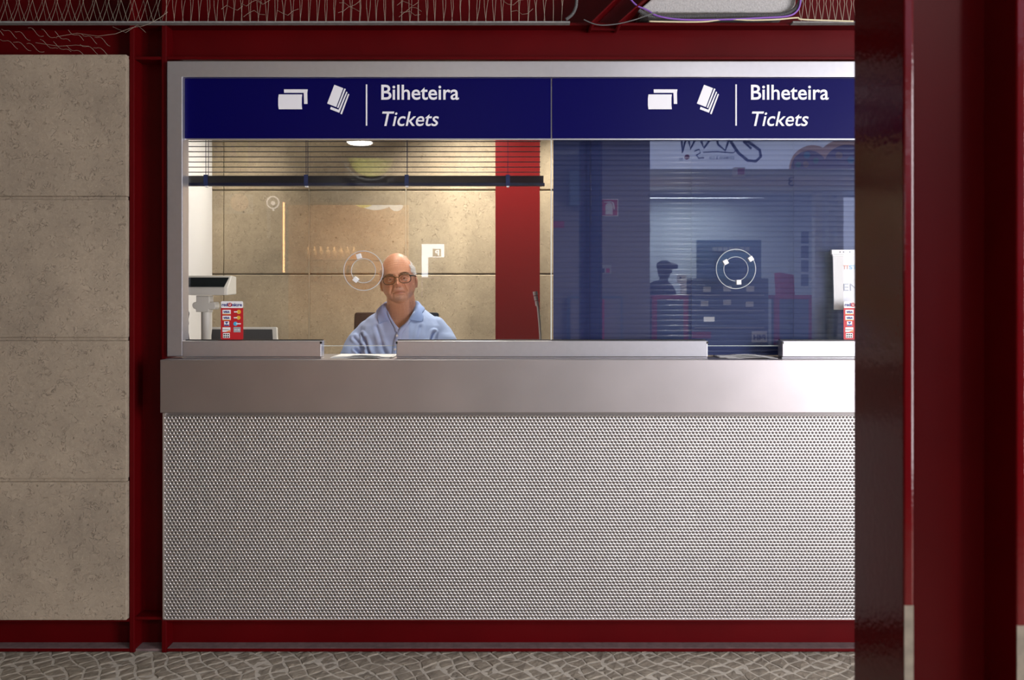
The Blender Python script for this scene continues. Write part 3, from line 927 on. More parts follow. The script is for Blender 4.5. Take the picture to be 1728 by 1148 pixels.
# printed paper pad hanging inside the right window
YK = 3.125
t = empty('paper_pad', (X(1450, YK), YK, Z(523, YK)), 'white printed notice pad with a clip bar, behind the glass beside the near column', 'notice')
MB().prism([(X(a, YK), Z(b, YK)) for (a, b) in ((1405.5, 432), (1502, 432), (1498, 523), (1407.5, 523))], YK, YK + 0.006).build('sheets', M['paper'], t, bevel=0.001)
MB().pbox(1403.5, 421.5, 1504, 429.5, YK - 0.006, YK + 0.008).pbox(1405, 429.5, 1502, 432.5, YK - 0.002, YK + 0.007).build('clip_bar', M['white_plastic'], t, bevel=0.001)
for px in (1417.5, 1423.5, 1434, 1446):
    MB().disc((X(px, YK - .006), Z(425.4, YK - .006)), 0.0021, YK - 0.0075, YK - 0.0055, 10).build('rivet', M['black_print'], t)
m = MB(); put_text(m, 'TT', X(1423, YK), X(1432, YK), Z(454.5, YK), 6.6 * YK / F, YK - 0.0005); m.build('lettering', M['orange_print'], t)
m = MB(); put_text(m, 'ST', X(1433, YK), X(1446, YK), Z(454.5, YK), 6.6 * YK / F, YK - 0.0005); m.build('lettering', M['cyan_print'], t)
m = MB(); put_text(m, 'EN', X(1423.5, YK), X(1448, YK), Z(491, YK), 12.5 * YK / F, YK - 0.0005, bold=-0.008); m.build('lettering', M['grey_print'], t)

# tangled wires by the white wall
t = empty('wall_cables', (X(316, 4.0), 4.0, DZ), 'thin dark cables hanging down the white wall behind the till display', 'cable')
rc = random.Random(2)
for (px, Yc) in ((316.5, 4.3), (313, 4.25)):
    MB().tube([(X(px + 0.6 * math.sin(k), Yc), Yc, 0.9 + 1.65 * k / 10) for k in range(11)], 0.0028, 6).build('cable', M['grey_dark'] if px > 315 else M['grey_print'], t)
for k in range(4):
    MB().tube([P(309 + 2.6 * k + 3 * rc.uniform(-1, 1), 520 + 9 * i + rc.uniform(-2, 2), 3.9) for i in range(9)], 0.002, 6).build('cable', M['grey_dark'], t)

# office chair behind the clerk
YO = 3.93
t = empty('office_chair', (X(673, YO), YO, 0.2), 'black office chair back just showing behind the clerk\'s shoulders', 'chair')
xm = X(669, YO)
rings = []
for (z, hw) in ((0.80, 0.18), (0.86, 0.20), (1.0, 0.21), (1.15, 0.207), (1.215, 0.205), (Z(527.5, YO) - 0.006, 0.203), (Z(527.5, YO), 0.195)):
    rings.append([(xm + hw * a, YO + b, z) for (a, b) in ((-1, 0.0), (-0.5, 0.02), (0, 0.028), (0.5, 0.02), (1, 0.0), (1, 0.03), (0.5, 0.055), (0, 0.062), (-0.5, 0.055), (-1, 0.03))])
MB().loft(rings).build('backrest', M['black'], t, bevel=0.006)
MB().box(xm - 0.23, xm + 0.23, 3.50, 3.98, 0.60, 0.66).build('seat', M['black'], t, bevel=0.02)
MB().tube([(xm, YO + 0.05, 0.85), (xm, YO + 0.07, 0.62), (xm, YO - 0.05, 0.585)], 0.018, 8).build('back_bar', M['black'], t)
MB().cyl_z((xm, 3.74), 0.03, 0.28, 0.60, 16).build('column', M['chrome'], t)
for k in range(5):
    a = 2 * math.pi * k / 5 + 0.3
    lg = MB().tube([(xm, 3.74, 0.285), (xm + 0.26 * math.cos(a), 3.74 + 0.26 * math.sin(a), 0.262)], [0.02, 0.014], 8).build('leg', M['black'], t)
    MB().ellipsoid((xm + 0.26 * math.cos(a), 3.74 + 0.26 * math.sin(a), 0.226), (0.026, 0.026, 0.026)).build('caster', M['black'], lg, smooth=True)

# ------------------------------------------------------------------ the clerk
YH = 3.72


def solidify_union(shapes, voxel, smooth=4):
    """joins closed shapes into one continuous skin"""
    me = shapes.mesh('union_source')
    o = bpy.data.objects.new('union_source', me)
    COL.objects.link(o)
    r = o.modifiers.new('r', 'REMESH'); r.mode = 'VOXEL'; r.voxel_size = voxel; r.use_smooth_shade = True
    if smooth:
        q = o.modifiers.new('s', 'SMOOTH'); q.iterations = smooth; q.factor = 0.5
    dg = bpy.context.evaluated_depsgraph_get()
    out = bpy.data.meshes.new_from_object(o.evaluated_get(dg))
    bpy.data.objects.remove(o); bpy.data.meshes.remove(me)
    out.polygons.foreach_set('use_smooth', [True] * len(out.polygons))
    return out


def coords(me):
    a = np.empty(len(me.vertices) * 3); me.vertices.foreach_get('co', a)
    return a.reshape(-1, 3)


HC = Vector((X(672.5, YH), YH - 0.012, Z(470.5, YH)))      # head centre
ROLL = math.radians(6.5)
HM = Matrix.Translation(HC) @ Matrix.Rotation(-ROLL, 4, 'Y') @ Matrix.Rotation(math.radians(5), 4, 'Z') @ Matrix.Rotation(math.radians(-3), 4, 'X')
HI = HM.inverted()


def G(x, u, cx, cu, sx, su):
    return np.exp(-((x - cx) / sx) ** 2 - ((u - cu) / su) ** 2)


def seg_d(x, u, a, b):
    ax, au = a; bx, bu = b
    t = np.clip(((x - ax) * (bx - ax) + (u - au) * (bu - au)) / ((bx - ax) ** 2 + (bu - au) ** 2), 0, 1)
    return np.hypot(x - ax - t * (bx - ax), u - au - t * (bu - au))


def head_surface(th, ph, grow=0.0):
    """local head: x to the viewer's right, y away from the viewer, z up"""
    s, c_ = np.sin(ph), np.cos(ph)
    low = np.clip(-c_, 0, 1)
    sq = np.where(c_ < 0, s ** 0.80, s ** 0.93)
    x = 0.0745 * sq * np.sin(th)
    fwd = np.cos(th)
    f = np.where(fwd > 0, 0.090, 0.102) * sq * fwd
    u = 0.1165 * c_
    x = x * (1 - 0.20 * low ** 1.7 + 0.04 * np.clip(c_, 0, 1) * (1 - np.clip(c_, 0, 1)) * 4)
    # heavy jaw / jowl
    x = x * (1 + 0.13 * np.exp(-((u + 0.066) / 0.034) ** 2))
    f = np.where(fwd > 0, f * (1 - 0.10 * low ** 2), f * (1 - 0.45 * low ** 1.5))
    fr = np.clip(fwd * 1.6, 0, 1)
    d = np.zeros_like(x)
    ax = np.abs(x)
    d += 0.0045 * G(ax, u, 0.026, 0.0160, 0.022, 0.009)                 # brow ridge
    d -= 0.0125 * G(ax, u, 0.031, -0.0065, 0.0175, 0.0125)                 # eye sockets
    d -= 0.0050 * G(ax, u, 0.0135, -0.010, 0.006, 0.014)
    w = np.clip((0.006 - u) / 0.041, 0, 1)                              # nose
    d += (0.005 + 0.023 * w) * np.exp(-(x / (0.0070 + 0.0045 * w)) ** 2) * np.clip((u + 0.046) / 0.010, 0, 1) * np.clip((0.014 - u) / 0.012, 0, 1)
    d += 0.0075 * G(x, u, 0, -0.034, 0.0115, 0.0085)                    # nose tip
    d += 0.0085 * G(ax, u, 0.0145, -0.036, 0.0065, 0.0075)              # nostrils
    d -= 0.0040 * G(ax, u, 0.0065, -0.0455, 0.0045, 0.0030)
    d += 0.0050 * G(ax, u, 0.043, -0.024, 0.017, 0.016)                 # cheekbones
    d += 0.0055 * G(ax, u, 0.046, -0.060, 0.014, 0.018)                 # jowls
    d -= 0.0075 * np.exp(-(seg_d(ax, u, (0.021, -0.033), (0.036, -0.066)) / 0.0045) ** 2)   # folds beside the nose
    d -= 0.0045 * np.exp(-(seg_d(ax, u, (0.029, -0.072), (0.031, -0.088)) / 0.004) ** 2)
    d += 0.0050 * G(x, u, 0, -0.055, 0.022, 0.009)                      # muzzle
    d += 0.0045 * G(x, u, 0, -0.0615, 0.019, 0.0040)                    # upper lip
    d += 0.0060 * G(x, u, 0, -0.0720, 0.017, 0.0050)                    # lower lip
    d -= 0.0085 * np.exp(-((u + 0.0665 + 5.0 * x * x) / 0.0026) ** 2) * np.clip((0.030 - ax) / 0.006, 0, 1)
    d -= 0.0050 * G(x, u, 0, -0.0815, 0.020, 0.0040)
    d += 0.0070 * G(x, u, 0, -0.0960, 0.019, 0.0110)                    # chin
    for (q, a) in ((0.050, 0.0010), (0.060, 0.0012), (0.070, 0.0009)):  # forehead creases
        d -= a * np.exp(-((u - q - 0.004 * np.cos(x * 45)) / 0.0022) ** 2) * (ax < 0.05)
    f = f + d * fr
    k = 1.0 + grow
    return np.stack([x * k, -f * k, u * k], -1)


NT, NP = 168, 132
th = (np.arange(NT) / NT) * 2 * math.pi
th = th - 0.55 * np.sin(th) * 0.9                    # more columns on the face
ph = np.linspace(0.02, math.pi - 0.02, NP)
grid = head_surface(th[None, :].repeat(NP, 0), ph[:, None].repeat(NT, 1))
body = MB()


def to_world(p): return tuple(HM @ Vector(p))


body.loft([[to_world(grid[j, i]) for i in range(NT)] for j in range(NP - 1, -1, -1)])
for sx in (-1, 1):                                   # ears
    prof_e = []
    for j in range(11):
        t_ = j / 10
        zc = 0.012 - 0.062 * t_
        wd = 0.0165 * math.sin(math.pi * min(1, 0.12 + 0.88 * t_) ** 0.8) + 0.004
        xo = 0.0755 + 0.006 * math.sin(math.pi * t_)
        prof_e.append([to_world((sx * (xo + 0.0055 * math.cos(a)), 0.012 + 0.006 * t_ * -1 + wd * math.sin(a), zc)) for a in [2 * math.pi * k / 12 for k in range(12)]])
    body.loft(prof_e)
    # eyelids and bags under the eyes
    body.tube([to_world((sx * (0.0185 + 0.0265 * k / 8), -0.0865 + 0.0075 * (k / 8) ** 2 - 0.0035 * math.sin(math.pi * k / 8), -0.0072 + 0.0058 * math.sin(math.pi * k / 8) - 0.002 * k / 8)) for k in range(9)], 0.0036, 8)
    body.tube([to_world((sx * (0.0185 + 0.0265 * k / 8), -0.0845 + 0.0075 * (k / 8) ** 2 - 0.003 * math.sin(math.pi * k / 8), -0.0105 - 0.0030 * math.sin(math.pi * k / 8))) for k in range(9)], 0.0030, 8)

BX = X(677, YH)
def ell(cx, cy, z, a, b, n=28, p=2.3):
    out = []
    for k in range(n):
        t_ = 2 * math.pi * k / n
        c_, s_ = math.cos(t_), math.sin(t_)
        out.append((cx + a * math.copysign(abs(c_) ** (2 / p), c_), cy + b * math.copysign(abs(s_) ** (2 / p), s_), z))
    return out


NX = X(676, YH)
body.loft([ell(NX, YH + 0.036, 1.20, 0.085, 0.070), ell(NX, YH + 0.034, 1.245, 0.072, 0.066), ell(NX + 0.001, YH + 0.026, 1.29, 0.066, 0.064), ell(NX - 0.002, YH + 0.016, 1.335, 0.063, 0.064), ell(NX - 0.004, YH + 0.012, 1.38, 0.060, 0.062)])
TOR = [(0.70, 0.175, 0.125, 0.02), (0.78, 0.182, 0.135, 0.01), (0.90, 0.170, 0.135, 0.0), (1.02, 0.168, 0.128, 0.0), (1.10, 0.176, 0.118, 0.01), (1.165, 0.180, 0.106, 0.02), (1.205, 0.176, 0.090, 0.028), (1.236, 0.150, 0.076, 0.032), (1.262, 0.110, 0.068, 0.034), (1.280, 0.084, 0.064, 0.034)]
body.loft([ell(BX, YH + c_, z - (0.012 if z > 1.2 else 0), a - (0.012 if z > 1.2 else 0), b - (0.010 if z > 1.2 else 0)) for (z, a, b, c_) in TOR])


def limb(mb, pts, rads, n=16, flat=1.0):
    mb.tube(pts, rads, n)
    for p, r in zip(pts, rads): mb.ellipsoid(p, (r, r, r), 16, 10)


SHO = {-1: (BX - 0.165, YH + 0.03, 1.172), 1: (BX + 0.165, YH + 0.03, 1.184)}
ELB = {-1: (BX - 0.212, YH - 0.03, 1.020), 1: (BX + 0.205, YH - 0.03, 1.020)}
WRI = {-1: (BX - 0.130, YH - 0.235, DZ + 0.030), 1: (BX + 0.120, YH - 0.240, DZ + 0.030)}
for s_ in (-1, 1):
    S_, E_, W_ = SHO[s_], ELB[s_], WRI[s_]
    E2 = (E_[0], E_[1], max(E_[2], DZ + 0.0))
    limb(body, [S_, tuple((Vector(S_) + Vector(E_)) / 2), E_], [0.046, 0.045, 0.042])
    md = tuple((Vector(E_) * 0.6 + Vector(W_) * 0.4) + Vector((0, 0, 0.012)))
    limb(body, [E_, md, W_], [0.042, 0.040, 0.027])
    # hand: palm, four fingers and a thumb resting on the desk
    d_ = Vector((-s_ * 0.55, -0.83, 0)).normalized(); sd = Vector((d_.y, -d_.x, 0)) * s_
    w0 = Vector(W_)
    rings = []
    for (q, hw, hh) in ((0.0, 0.026, 0.020), (0.03, 0.036, 0.017), (0.065, 0.042, 0.015), (0.092, 0.040, 0.012)):
        cpt = w0 + d_ * q + Vector((0, 0, -0.008 * q / 0.09))
        rings.append([tuple(cpt + sd * hw * math.cos(a) + Vector((0, 0, hh * math.sin(a)))) for a in [2 * math.pi * k / 14 for k in range(14)]])
    body.loft(rings)
    for (o_, ln) in ((-0.031, 0.062), (-0.0105, 0.076), (0.0105, 0.082), (0.031, 0.074)):
        b0 = w0 + d_ * 0.085 + sd * o_ + Vector((0, 0, -0.008))
        pts = [b0, b0 + d_ * ln * 0.42 + Vector((0, 0, 0.004)), b0 + d_ * ln * 0.75 + Vector((0, 0, -0.003)), b0 + d_ * ln + Vector((0, 0, -0.011))]
        body.tube([tuple(p) for p in pts], [0.0092, 0.0086, 0.0078, 0.0062], 10)
    b0 = w0 + d_ * 0.028 + sd * 0.030
    pts = [b0, b0 + d_ * 0.028 + sd * 0.018, b0 + d_ * 0.054 + sd * 0.024 + Vector((0, 0, -0.008))]
    body.tube([tuple(p) for p in pts], [0.0125, 0.0102, 0.0078], 10)
for s_ in (-1, 1):                                   # seated legs
    limb(body, [(BX + s_ * 0.09, YH + 0.04, 0.735), (BX + s_ * 0.125, YH - 0.20, 0.73), (BX + s_ * 0.135, YH - 0.36, 0.70)], [0.085, 0.072, 0.056])
    limb(body, [(BX + s_ * 0.135, YH - 0.36, 0.70), (BX + s_ * 0.135, YH - 0.34, 0.50), (BX + s_ * 0.135, YH - 0.29, 0.27)], [0.056, 0.052, 0.036])
    body.ellipsoid((BX + s_ * 0.14, YH - 0.34, 0.236), (0.045, 0.115, 0.034))
me_b = solidify_union(body, 0.0023, 2)
cb = coords(me_b)
# complexion plus painted shade (eye sockets, mouth line, folds, nostrils, neck), per point
loc = (np.c_[cb, np.ones(len(cb))] @ np.array(HI).T)[:, :3]
lx_, ly_, lz_ = loc[:, 0], loc[:, 1], loc[:, 2]
front = (ly_ < -0.02) & (lz_ > -0.14) & (lz_ < 0.14)
col = np.tile(np.array([0.53, 0.262, 0.165]), (len(cb), 1))
rs = np.random.RandomState(3)
def blend(mask, c_):
    global col
    mask = np.clip(mask, 0, 1)[:, None]
    col = col * (1 - mask) + np.array(c_) * mask
ax_ = np.abs(lx_)
blend(0.55 * front * G(ax_, lz_, 0.044, -0.028, 0.026, 0.024), (0.46, 0.155, 0.095))
blend(0.50 * front * G(lx_, lz_, 0, -0.036, 0.018, 0.014), (0.54, 0.20, 0.14))
blend(0.6 * front * G(ax_, lz_, 0.030, -0.010, 0.021, 0.013), (0.27, 0.105, 0.075))  # shade of the eye sockets painted in
blend(0.85 * front * (G(lx_, lz_, 0, -0.0620, 0.021, 0.0032) + G(lx_, lz_, 0, -0.0715, 0.019, 0.0040)), (0.40, 0.13, 0.12))
blend(0.90 * front * np.exp(-((lz_ + 0.0665 + 5.0 * lx_ * lx_) / 0.0019) ** 2) * (ax_ < 0.027), (0.07, 0.025, 0.022))
blend(0.42 * front * np.clip(G(lx_, lz_, 0, -0.0530, 0.022, 0.006) + G(lx_, lz_, 0, -0.096, 0.040, 0.016) + 0.6 * G(ax_, lz_, 0.050, -0.085, 0.02, 0.022), 0, 1), (0.30, 0.24, 0.21))
blend(0.6 * front * np.exp(-(seg_d(ax_, lz_, (0.020, -0.036), (0.034, -0.068)) / 0.003) ** 2), (0.30, 0.12, 0.08))  # shade along the folds beside the nose painted in
blend(0.75 * front * G(ax_, lz_, 0.0065, -0.0470, 0.0036, 0.0026), (0.05, 0.02, 0.02))
blend(0.30 * (lz_ < -0.11), (0.38, 0.165, 0.105))  # neck and below painted darker, like shade under the chin
mott = np.sin(lx_ * 310 + 3 * np.sin(lz_ * 170)) * np.sin(lz_ * 260 + 2 * np.sin(lx_ * 210)) + 0.6 * np.sin(lx_ * 700 + lz_ * 500) * np.sin(lz_ * 620 - ly_ * 400)
col = col * (1 + 0.10 * mott[:, None] * np.array([0.6, 1.0, 1.0]))
ca_ = me_b.color_attributes.new('tone', 'FLOAT_COLOR', 'POINT')
ca_.data.foreach_set('color', np.c_[col, np.ones(len(col))].reshape(-1))
person = bpy.data.objects.new('person', me_b)
me_b.materials.append(M['skin'])
COL.objects.link(person)
tag(person, 'balding grey-haired ticket clerk with glasses and a light blue polo shirt, seated behind the glass', 'person')

# eyes, brows
for sx in (-1, 1):
    e = MB(); e.ellipsoid(to_world((sx * 0.0315, -0.0700, -0.0090)), (0.0125, 0.0125, 0.0125), 24, 16)
    eo = e.build('eye', M['eye_white'], person, smooth=True)
    gaze = Vector((0.10, -1, 0.06 if sx < 0 else 0.16)).normalized()
    c0 = Vector((sx * 0.0315, -0.0700, -0.0090))
    sdv = gaze.cross(Vector((0, 0, 1))).normalized(); upv = sdv.cross(gaze).normalized()
    rings = []
    for (r_, h_) in ((0.0070, 0.0107), (0.0058, 0.0121), (0.003, 0.0131), (0.0005, 0.0133)):
        rings.append([to_world(c0 + gaze * h_ + sdv * r_ * math.cos(a) + upv * r_ * math.sin(a)) for a in [2 * math.pi * k / 20 for k in range(20)]])
    MB().loft(rings).build('iris', M['iris'], eo, smooth=True)
    # brow: a tuft of short bristles
    b_ = MB()
    rb_ = random.Random(5 + sx)
    for k in range(120):
        t_ = rb_.random()
        xx = sx * (0.014 + 0.036 * t_); zz_ = 0.0092 + 0.006 * math.sin(math.pi * t_ * 0.9) - 0.005 * t_ + rb_.uniform(-0.0028, 0.0028) + (0.002 if sx > 0 else 0)
        yy = -0.0925 + 0.016 * t_ ** 2 + rb_.uniform(-0.001, 0.001)
        b_.tube([to_world((xx, yy, zz_)), to_world((xx + sx * 0.004, yy - 0.002, zz_ + 0.0018)), to_world((xx + sx * 0.008, yy, zz_ + 0.0012))], [0.0007, 0.0006, 0.0002], 4)
    b_.build('eyebrow', M['brow'], person)

# hair: thin grey-white fringe round the sides and back, a trace over the crown
hr = MB()
rh_ = random.Random(11)
for k in range(6200):
    a = rh_.uniform(0.30 * math.pi, 1.70 * math.pi)          # away from the face
    off = abs(a - math.pi) / math.pi                           # 0 at the back, 0.7 beside the forehead
    top_ = 0.70 - 0.25 * max(0, off - 0.45) / 0.25
    c_ = rh_.uniform(-0.45, top_)
    if off > 0.42 and c_ < 0.02 + 0.25 * rh_.random(): continue
    if off > 0.62 and c_ < 0.18: continue
    if off > 0.30 and c_ < -0.25: continue
    p0 = head_surface(np.array([a]), np.array([math.acos(c_)]))[0]
    nrm = Vector((p0[0], p0[1] - 0.01, p0[2] * 0.35)); nrm.normalize()
    ln = rh_.uniform(0.010, 0.020)
    sweep = Vector((rh_.uniform(-0.25, 0.25), 0.75, -0.45 + 0.9 * (rh_.random() - 0.5)))
    q0 = Vector(p0) - nrm * 0.001
    thick = 0.010 if c_ < 0.45 else 0.006
    q1 = q0 + nrm * rh_.uniform(0.3, 0.8) * thick + sweep * ln * 0.35
    q2 = q0 + nrm * rh_.uniform(0.3, 1.1) * thick + sweep * ln
    hr.tube([to_world(q0), to_world(q1), to_world(q2)], [0.0008, 0.0007, 0.0002], 4)
for k in range(90):                                          # sparse crown wisps
    a = rh_.uniform(0.4 * math.pi, 1.6 * math.pi); c_ = rh_.uniform(0.72, 0.95)
    p0 = head_surface(np.array([a]), np.array([math.acos(c_)]))[0]
    nrm = Vector(p0).normalized()
    q0 = Vector(p0)
    sweep = Vector((rh_.uniform(-0.5, 0.5), 0.8, 0.1))
    hr.tube([to_world(q0), to_world(q0 + nrm * 0.002 + sweep * 0.005), to_world(q0 + nrm * 0.003 + sweep * 0.013)], [0.0004, 0.0003, 0.0001], 4)
hr.build('hair', M['hair'], person)

# spectacles
gl = MB()
YFm = -0.1045
def lens_pts(sx, grow=0.0, n=36):
    out = []
    for k in range(n):
        a = 2 * math.pi * k / n
        c_, s_ = math.cos(a), math.sin(a)
        ex = math.copysign(abs(c_) ** 0.62, c_) * (0.0260 + grow); ez = math.copysign(abs(s_) ** 0.68, s_) * (0.0185 + grow)
        if s_ < 0: ex *= 1 - 0.10 * (-s_)
        out.append((sx * 0.0345 + ex, YFm + 0.006 * ((sx * 0.0345 + ex) / 0.06) ** 2, -0.0125 + ez))
    return out
g0 = Matrix.Translation((0, 0, 0.0))
for sx in (-1, 1):
    pts = lens_pts(sx)
    gl.tube([to_world(p) for p in pts], 0.0018, 8, True)
    top = [p for p in pts if p[2] > -0.004]
    top.sort(key=lambda p: p[0])
    gl.tube([to_world((p[0], p[1] - 0.0005, p[2] + 0.0008)) for p in top], 0.0028, 8)
    gl.tube([to_world((sx * 0.0600, YFm + 0.006, -0.0015)), to_world((sx * 0.0680, YFm + 0.010, -0.0015)), to_world((sx * 0.0775, YFm + 0.045, -0.001)), to_world((sx * 0.0815, 0.0, 0.002)), to_world((sx * 0.0795, 0.018, -0.006))], [0.0028, 0.0028, 0.0022, 0.002, 0.0018], 8)
gl.tube([to_world((-0.0095, YFm - 0.001, -0.0045)), to_world((0, YFm - 0.004, -0.0020)), to_world((0.0095, YFm - 0.001, -0.0045))], 0.0021, 8)
gobj = gl.build('spectacles', M['spec_frame'], person, smooth=True)
for sx in (-1, 1):
    pts = lens_pts(sx, -0.0012)
    n = len(pts)
    MB().add([to_world(p) for p in pts] + [to_world((p[0], p[1] + 0.0015, p[2])) for p in pts], [tuple(range(n)), tuple(range(2 * n - 1, n - 1, -1))] + [((i + 1) % n, i, n + i, n + (i + 1) % n) for i in range(n)]).build('lens', M['lens'], gobj)

# polo shirt
sh = MB()
sh.loft([ell(BX, YH + c_, z, a + 0.013 + (0.006 if 0.8 < z < 1.12 else 0), b + 0.014) for (z, a, b, c_) in TOR[1:-1]] + [ell(NX, YH + 0.034, 1.296, 0.080, 0.074), ell(NX, YH + 0.032, 1.312, 0.076, 0.072)])
for s_ in (-1, 1):
    S_, E_ = Vector(SHO[s_]), Vector(ELB[s_])
    pts = [S_ + Vector((-s_ * 0.055, 0.0, 0.022)), S_ + Vector((-s_ * 0.018, 0.0, 0.008)), S_ + Vector((s_ * 0.008, -0.004, -0.03)), S_ * 0.62 + E_ * 0.38 + Vector((s_ * 0.008, 0, 0)), S_ * 0.20 + E_ * 0.80 + Vector((s_ * 0.010, 0, 0))]
    rd = [0.046, 0.055, 0.063, 0.066, 0.067]
    sh.tube([tuple(p) for p in pts], rd, 24)
    for p, r_ in zip(pts[:-1], rd): sh.ellipsoid(tuple(p), (r_, r_, r_), 20, 12)
me_s = solidify_union(sh, 0.0036, 7)
cs_ = coords(me_s)
nv = np.empty(len(cs_) * 3); me_s.vertices.foreach_get('normal', nv); nv = nv.reshape(-1, 3)
rx, rz = cs_[:, 0] - BX, cs_[:, 2]
fold = np.zeros(len(cs_))
def crease(a, b, amp, wdt):
    global fold
    amp *= 1.35; wdt *= 0.75
    dd = seg_d(rx, rz, a, b)
    fr_ = np.clip((YH + 0.06 - cs_[:, 1]) / 0.05, 0, 1)
    fold -= amp * np.exp(-(dd / wdt) ** 2) * fr_
    fold += amp * 0.7 * np.exp(-((dd - 2.0 * wdt) / (1.2 * wdt)) ** 2) * fr_
# creases running down from the armpits and across the sleeves, as the photograph shows them
for (a, b, amp, wdt) in (((-0.165, 1.165), (-0.115, 1.06), 0.0075, 0.007), ((-0.150, 1.150), (-0.095, 1.03), 0.0055, 0.008), ((-0.195, 1.10), (-0.150, 1.06), 0.006, 0.007), ((-0.205, 1.15), (-0.13, 1.09), 0.004, 0.008),
                          ((0.152, 1.175), (0.118, 1.08), 0.0080, 0.007), ((0.120, 1.13), (0.105, 1.05), 0.006, 0.007), ((0.20, 1.10), (0.150, 1.06), 0.006, 0.007), ((0.095, 1.20), (0.085, 1.14), 0.003, 0.009),
                          ((-0.07, 1.12), (-0.02, 1.02), 0.004, 0.012), ((0.03, 1.10), (0.07, 1.03), 0.004, 0.012), ((-0.10, 1.20), (-0.07, 1.13), 0.003, 0.010)):
    crease(a, b, amp, wdt)
fold += 0.0016 * np.sin(rx * 60 + rz * 25) * np.sin(rz * 70)
cs_ = cs_ + nv * fold[:, None]
me_s.vertices.foreach_set('co', cs_.reshape(-1)); me_s.update()
from mathutils.bvhtree import BVHTree
shirt_tree = BVHTree.FromPolygons([tuple(p) for p in cs_], [tuple(p.vertices) for p in me_s.polygons])
# open the neck: cut the collar hole and the V of the placket
ncx, ncy = NX, YH + 0.032
rad = np.hypot((cs_[:, 0] - ncx) / 0.080, (cs_[:, 1] - ncy) / 0.081)
hole = (rad < 1.0) & (cs_[:, 2] > 1.22)
vz0 = 1.188
vv = (cs_[:, 1] < YH + 0.02) & (cs_[:, 2] > vz0) & (np.abs(cs_[:, 0] - (NX + 0.006)) < np.interp(cs_[:, 2], [1.186, 1.21, 1.234, 1.281, 1.32], [0.001, 0.030, 0.048, 0.071, 0.084]))
kill = hole | vv | (cs_[:, 2] < 0.80)
# cuffs: open the sleeve ends
import bmesh
bm = bmesh.new(); bm.from_mesh(me_s); bm.verts.ensure_lookup_table()
bmesh.ops.delete(bm, geom=[bm.verts[i] for i in np.nonzero(kill)[0]], context='VERTS')
# keep only the one connected piece of cloth
seen, best = set(), []
for v0 in bm.verts:
    if v0 in seen: continue
    stack, comp = [v0], []
    seen.add(v0)
    while stack:
        q = stack.pop(); comp.append(q)
        for e_ in q.link_edges:
            w_ = e_.other_vert(q)
            if w_ not in seen: seen.add(w_); stack.append(w_)
    best.append(comp)
best.sort(key=len)
for comp in best[:-1]: bmesh.ops.delete(bm, geom=comp, context='VERTS')
for _ in range(6):                                           # even out the cut edge
    mv = {}
    for v_ in bm.verts:
        if v_.is_boundary:
            nb = [e_.other_vert(v_) for e_ in v_.link_edges if e_.is_boundary]
            if len(nb) == 2: mv[v_] = (nb[0].co + nb[1].co) * 0.25 + v_.co * 0.5
    for v_, p_ in mv.items(): v_.co = p_
bm.to_mesh(me_s); bm.free()
shirt = link('polo_shirt', me_s, M['shirt'], person)
so = shirt.modifiers.new('cloth', 'SOLIDIFY'); so.thickness = 0.002; so.offset = 1

# collar: a strip standing round the neck and folded down outside, open in front
cl = []
NA = 64
for i in range(NA + 1):
    t_ = i / NA
    ang = math.radians(24) + (2 * math.pi - math.radians(48)) * t_     # measured from the front, round the back
    dx, dy = math.sin(ang), -math.cos(ang)
    backness = 0.5 - 0.5 * math.cos(ang)                     # 0 front, 1 back
    fr_ = max(0.0, min(1.0, (0.30 - backness) / 0.257)) ** 0.8
    zt = float(np.interp(backness, [0.043, 0.10, 0.30, 0.5, 1.0], [1.214, 1.236, 1.282, 1.306, 1.322])) + (0.006 if dx > 0 else 0) * (1 - backness)
    rx_, ry_ = 0.067, 0.072
    ccx, ccy = NX + 0.005 * fr_, YH + 0.030
    base_ = Vector((ccx + dx * rx_, ccy + dy * ry_, zt))
    side_ = Vector((dx, dy, 0))
    out_ = side_ * 0.026 + Vector((0, 0, -0.046))
    wing = Vector((math.copysign(0.064, dx), 0.0, -0.012 - 0.010 * math.sin(math.pi * fr_)))
    sw = out_ * (1 - fr_) + wing * fr_
    row = []
    for q_, (k_, dn, o_) in enumerate(((0, -0.030, 0.0), (0, -0.012, -0.001), (0, 0.001, 0.001), (0.10, 0.002, 0.004), (0.32, 0.0, 0.004), (0.68, 0.0, 0.003), (1.0, 0.0, 0.0))):
        p = base_ + sw * k_ + Vector((0, 0, dn)) + side_ * o_
        if q_ >= 3:
            l_, n_, _, _ = shirt_tree.find_nearest(p)
            gap = 0.0062 if q_ < 6 else 0.0044
            if (p - l_).dot(n_) < gap or fr_ > 0.2: p = l_ + n_ * gap
        row.append(tuple(p))
    cl.append(row)
nr_ = len(cl[0])
vs = [p for r_ in cl for p in r_]
fs = [(i * nr_ + j, (i + 1) * nr_ + j, (i + 1) * nr_ + j + 1, i * nr_ + j + 1) for i in range(NA) for j in range(nr_ - 1)]
co = MB().add(vs, fs).build('collar', M['collar'], shirt, smooth=True)
q = co.modifiers.new('cloth', 'SOLIDIFY'); q.thickness = 0.0028
q = co.modifiers.new('soft', 'SUBSURF'); q.levels = 1; q.render_levels = 1
# placket: two overlapping strips below the V, with buttons


def chest_y(x, z):
    k = np.argmin((cs_[:, 0] - x) ** 2 + (cs_[:, 2] - z) ** 2 + np.where(cs_[:, 1] > YH, 9.0, 0.0))
    return cs_[k, 1]


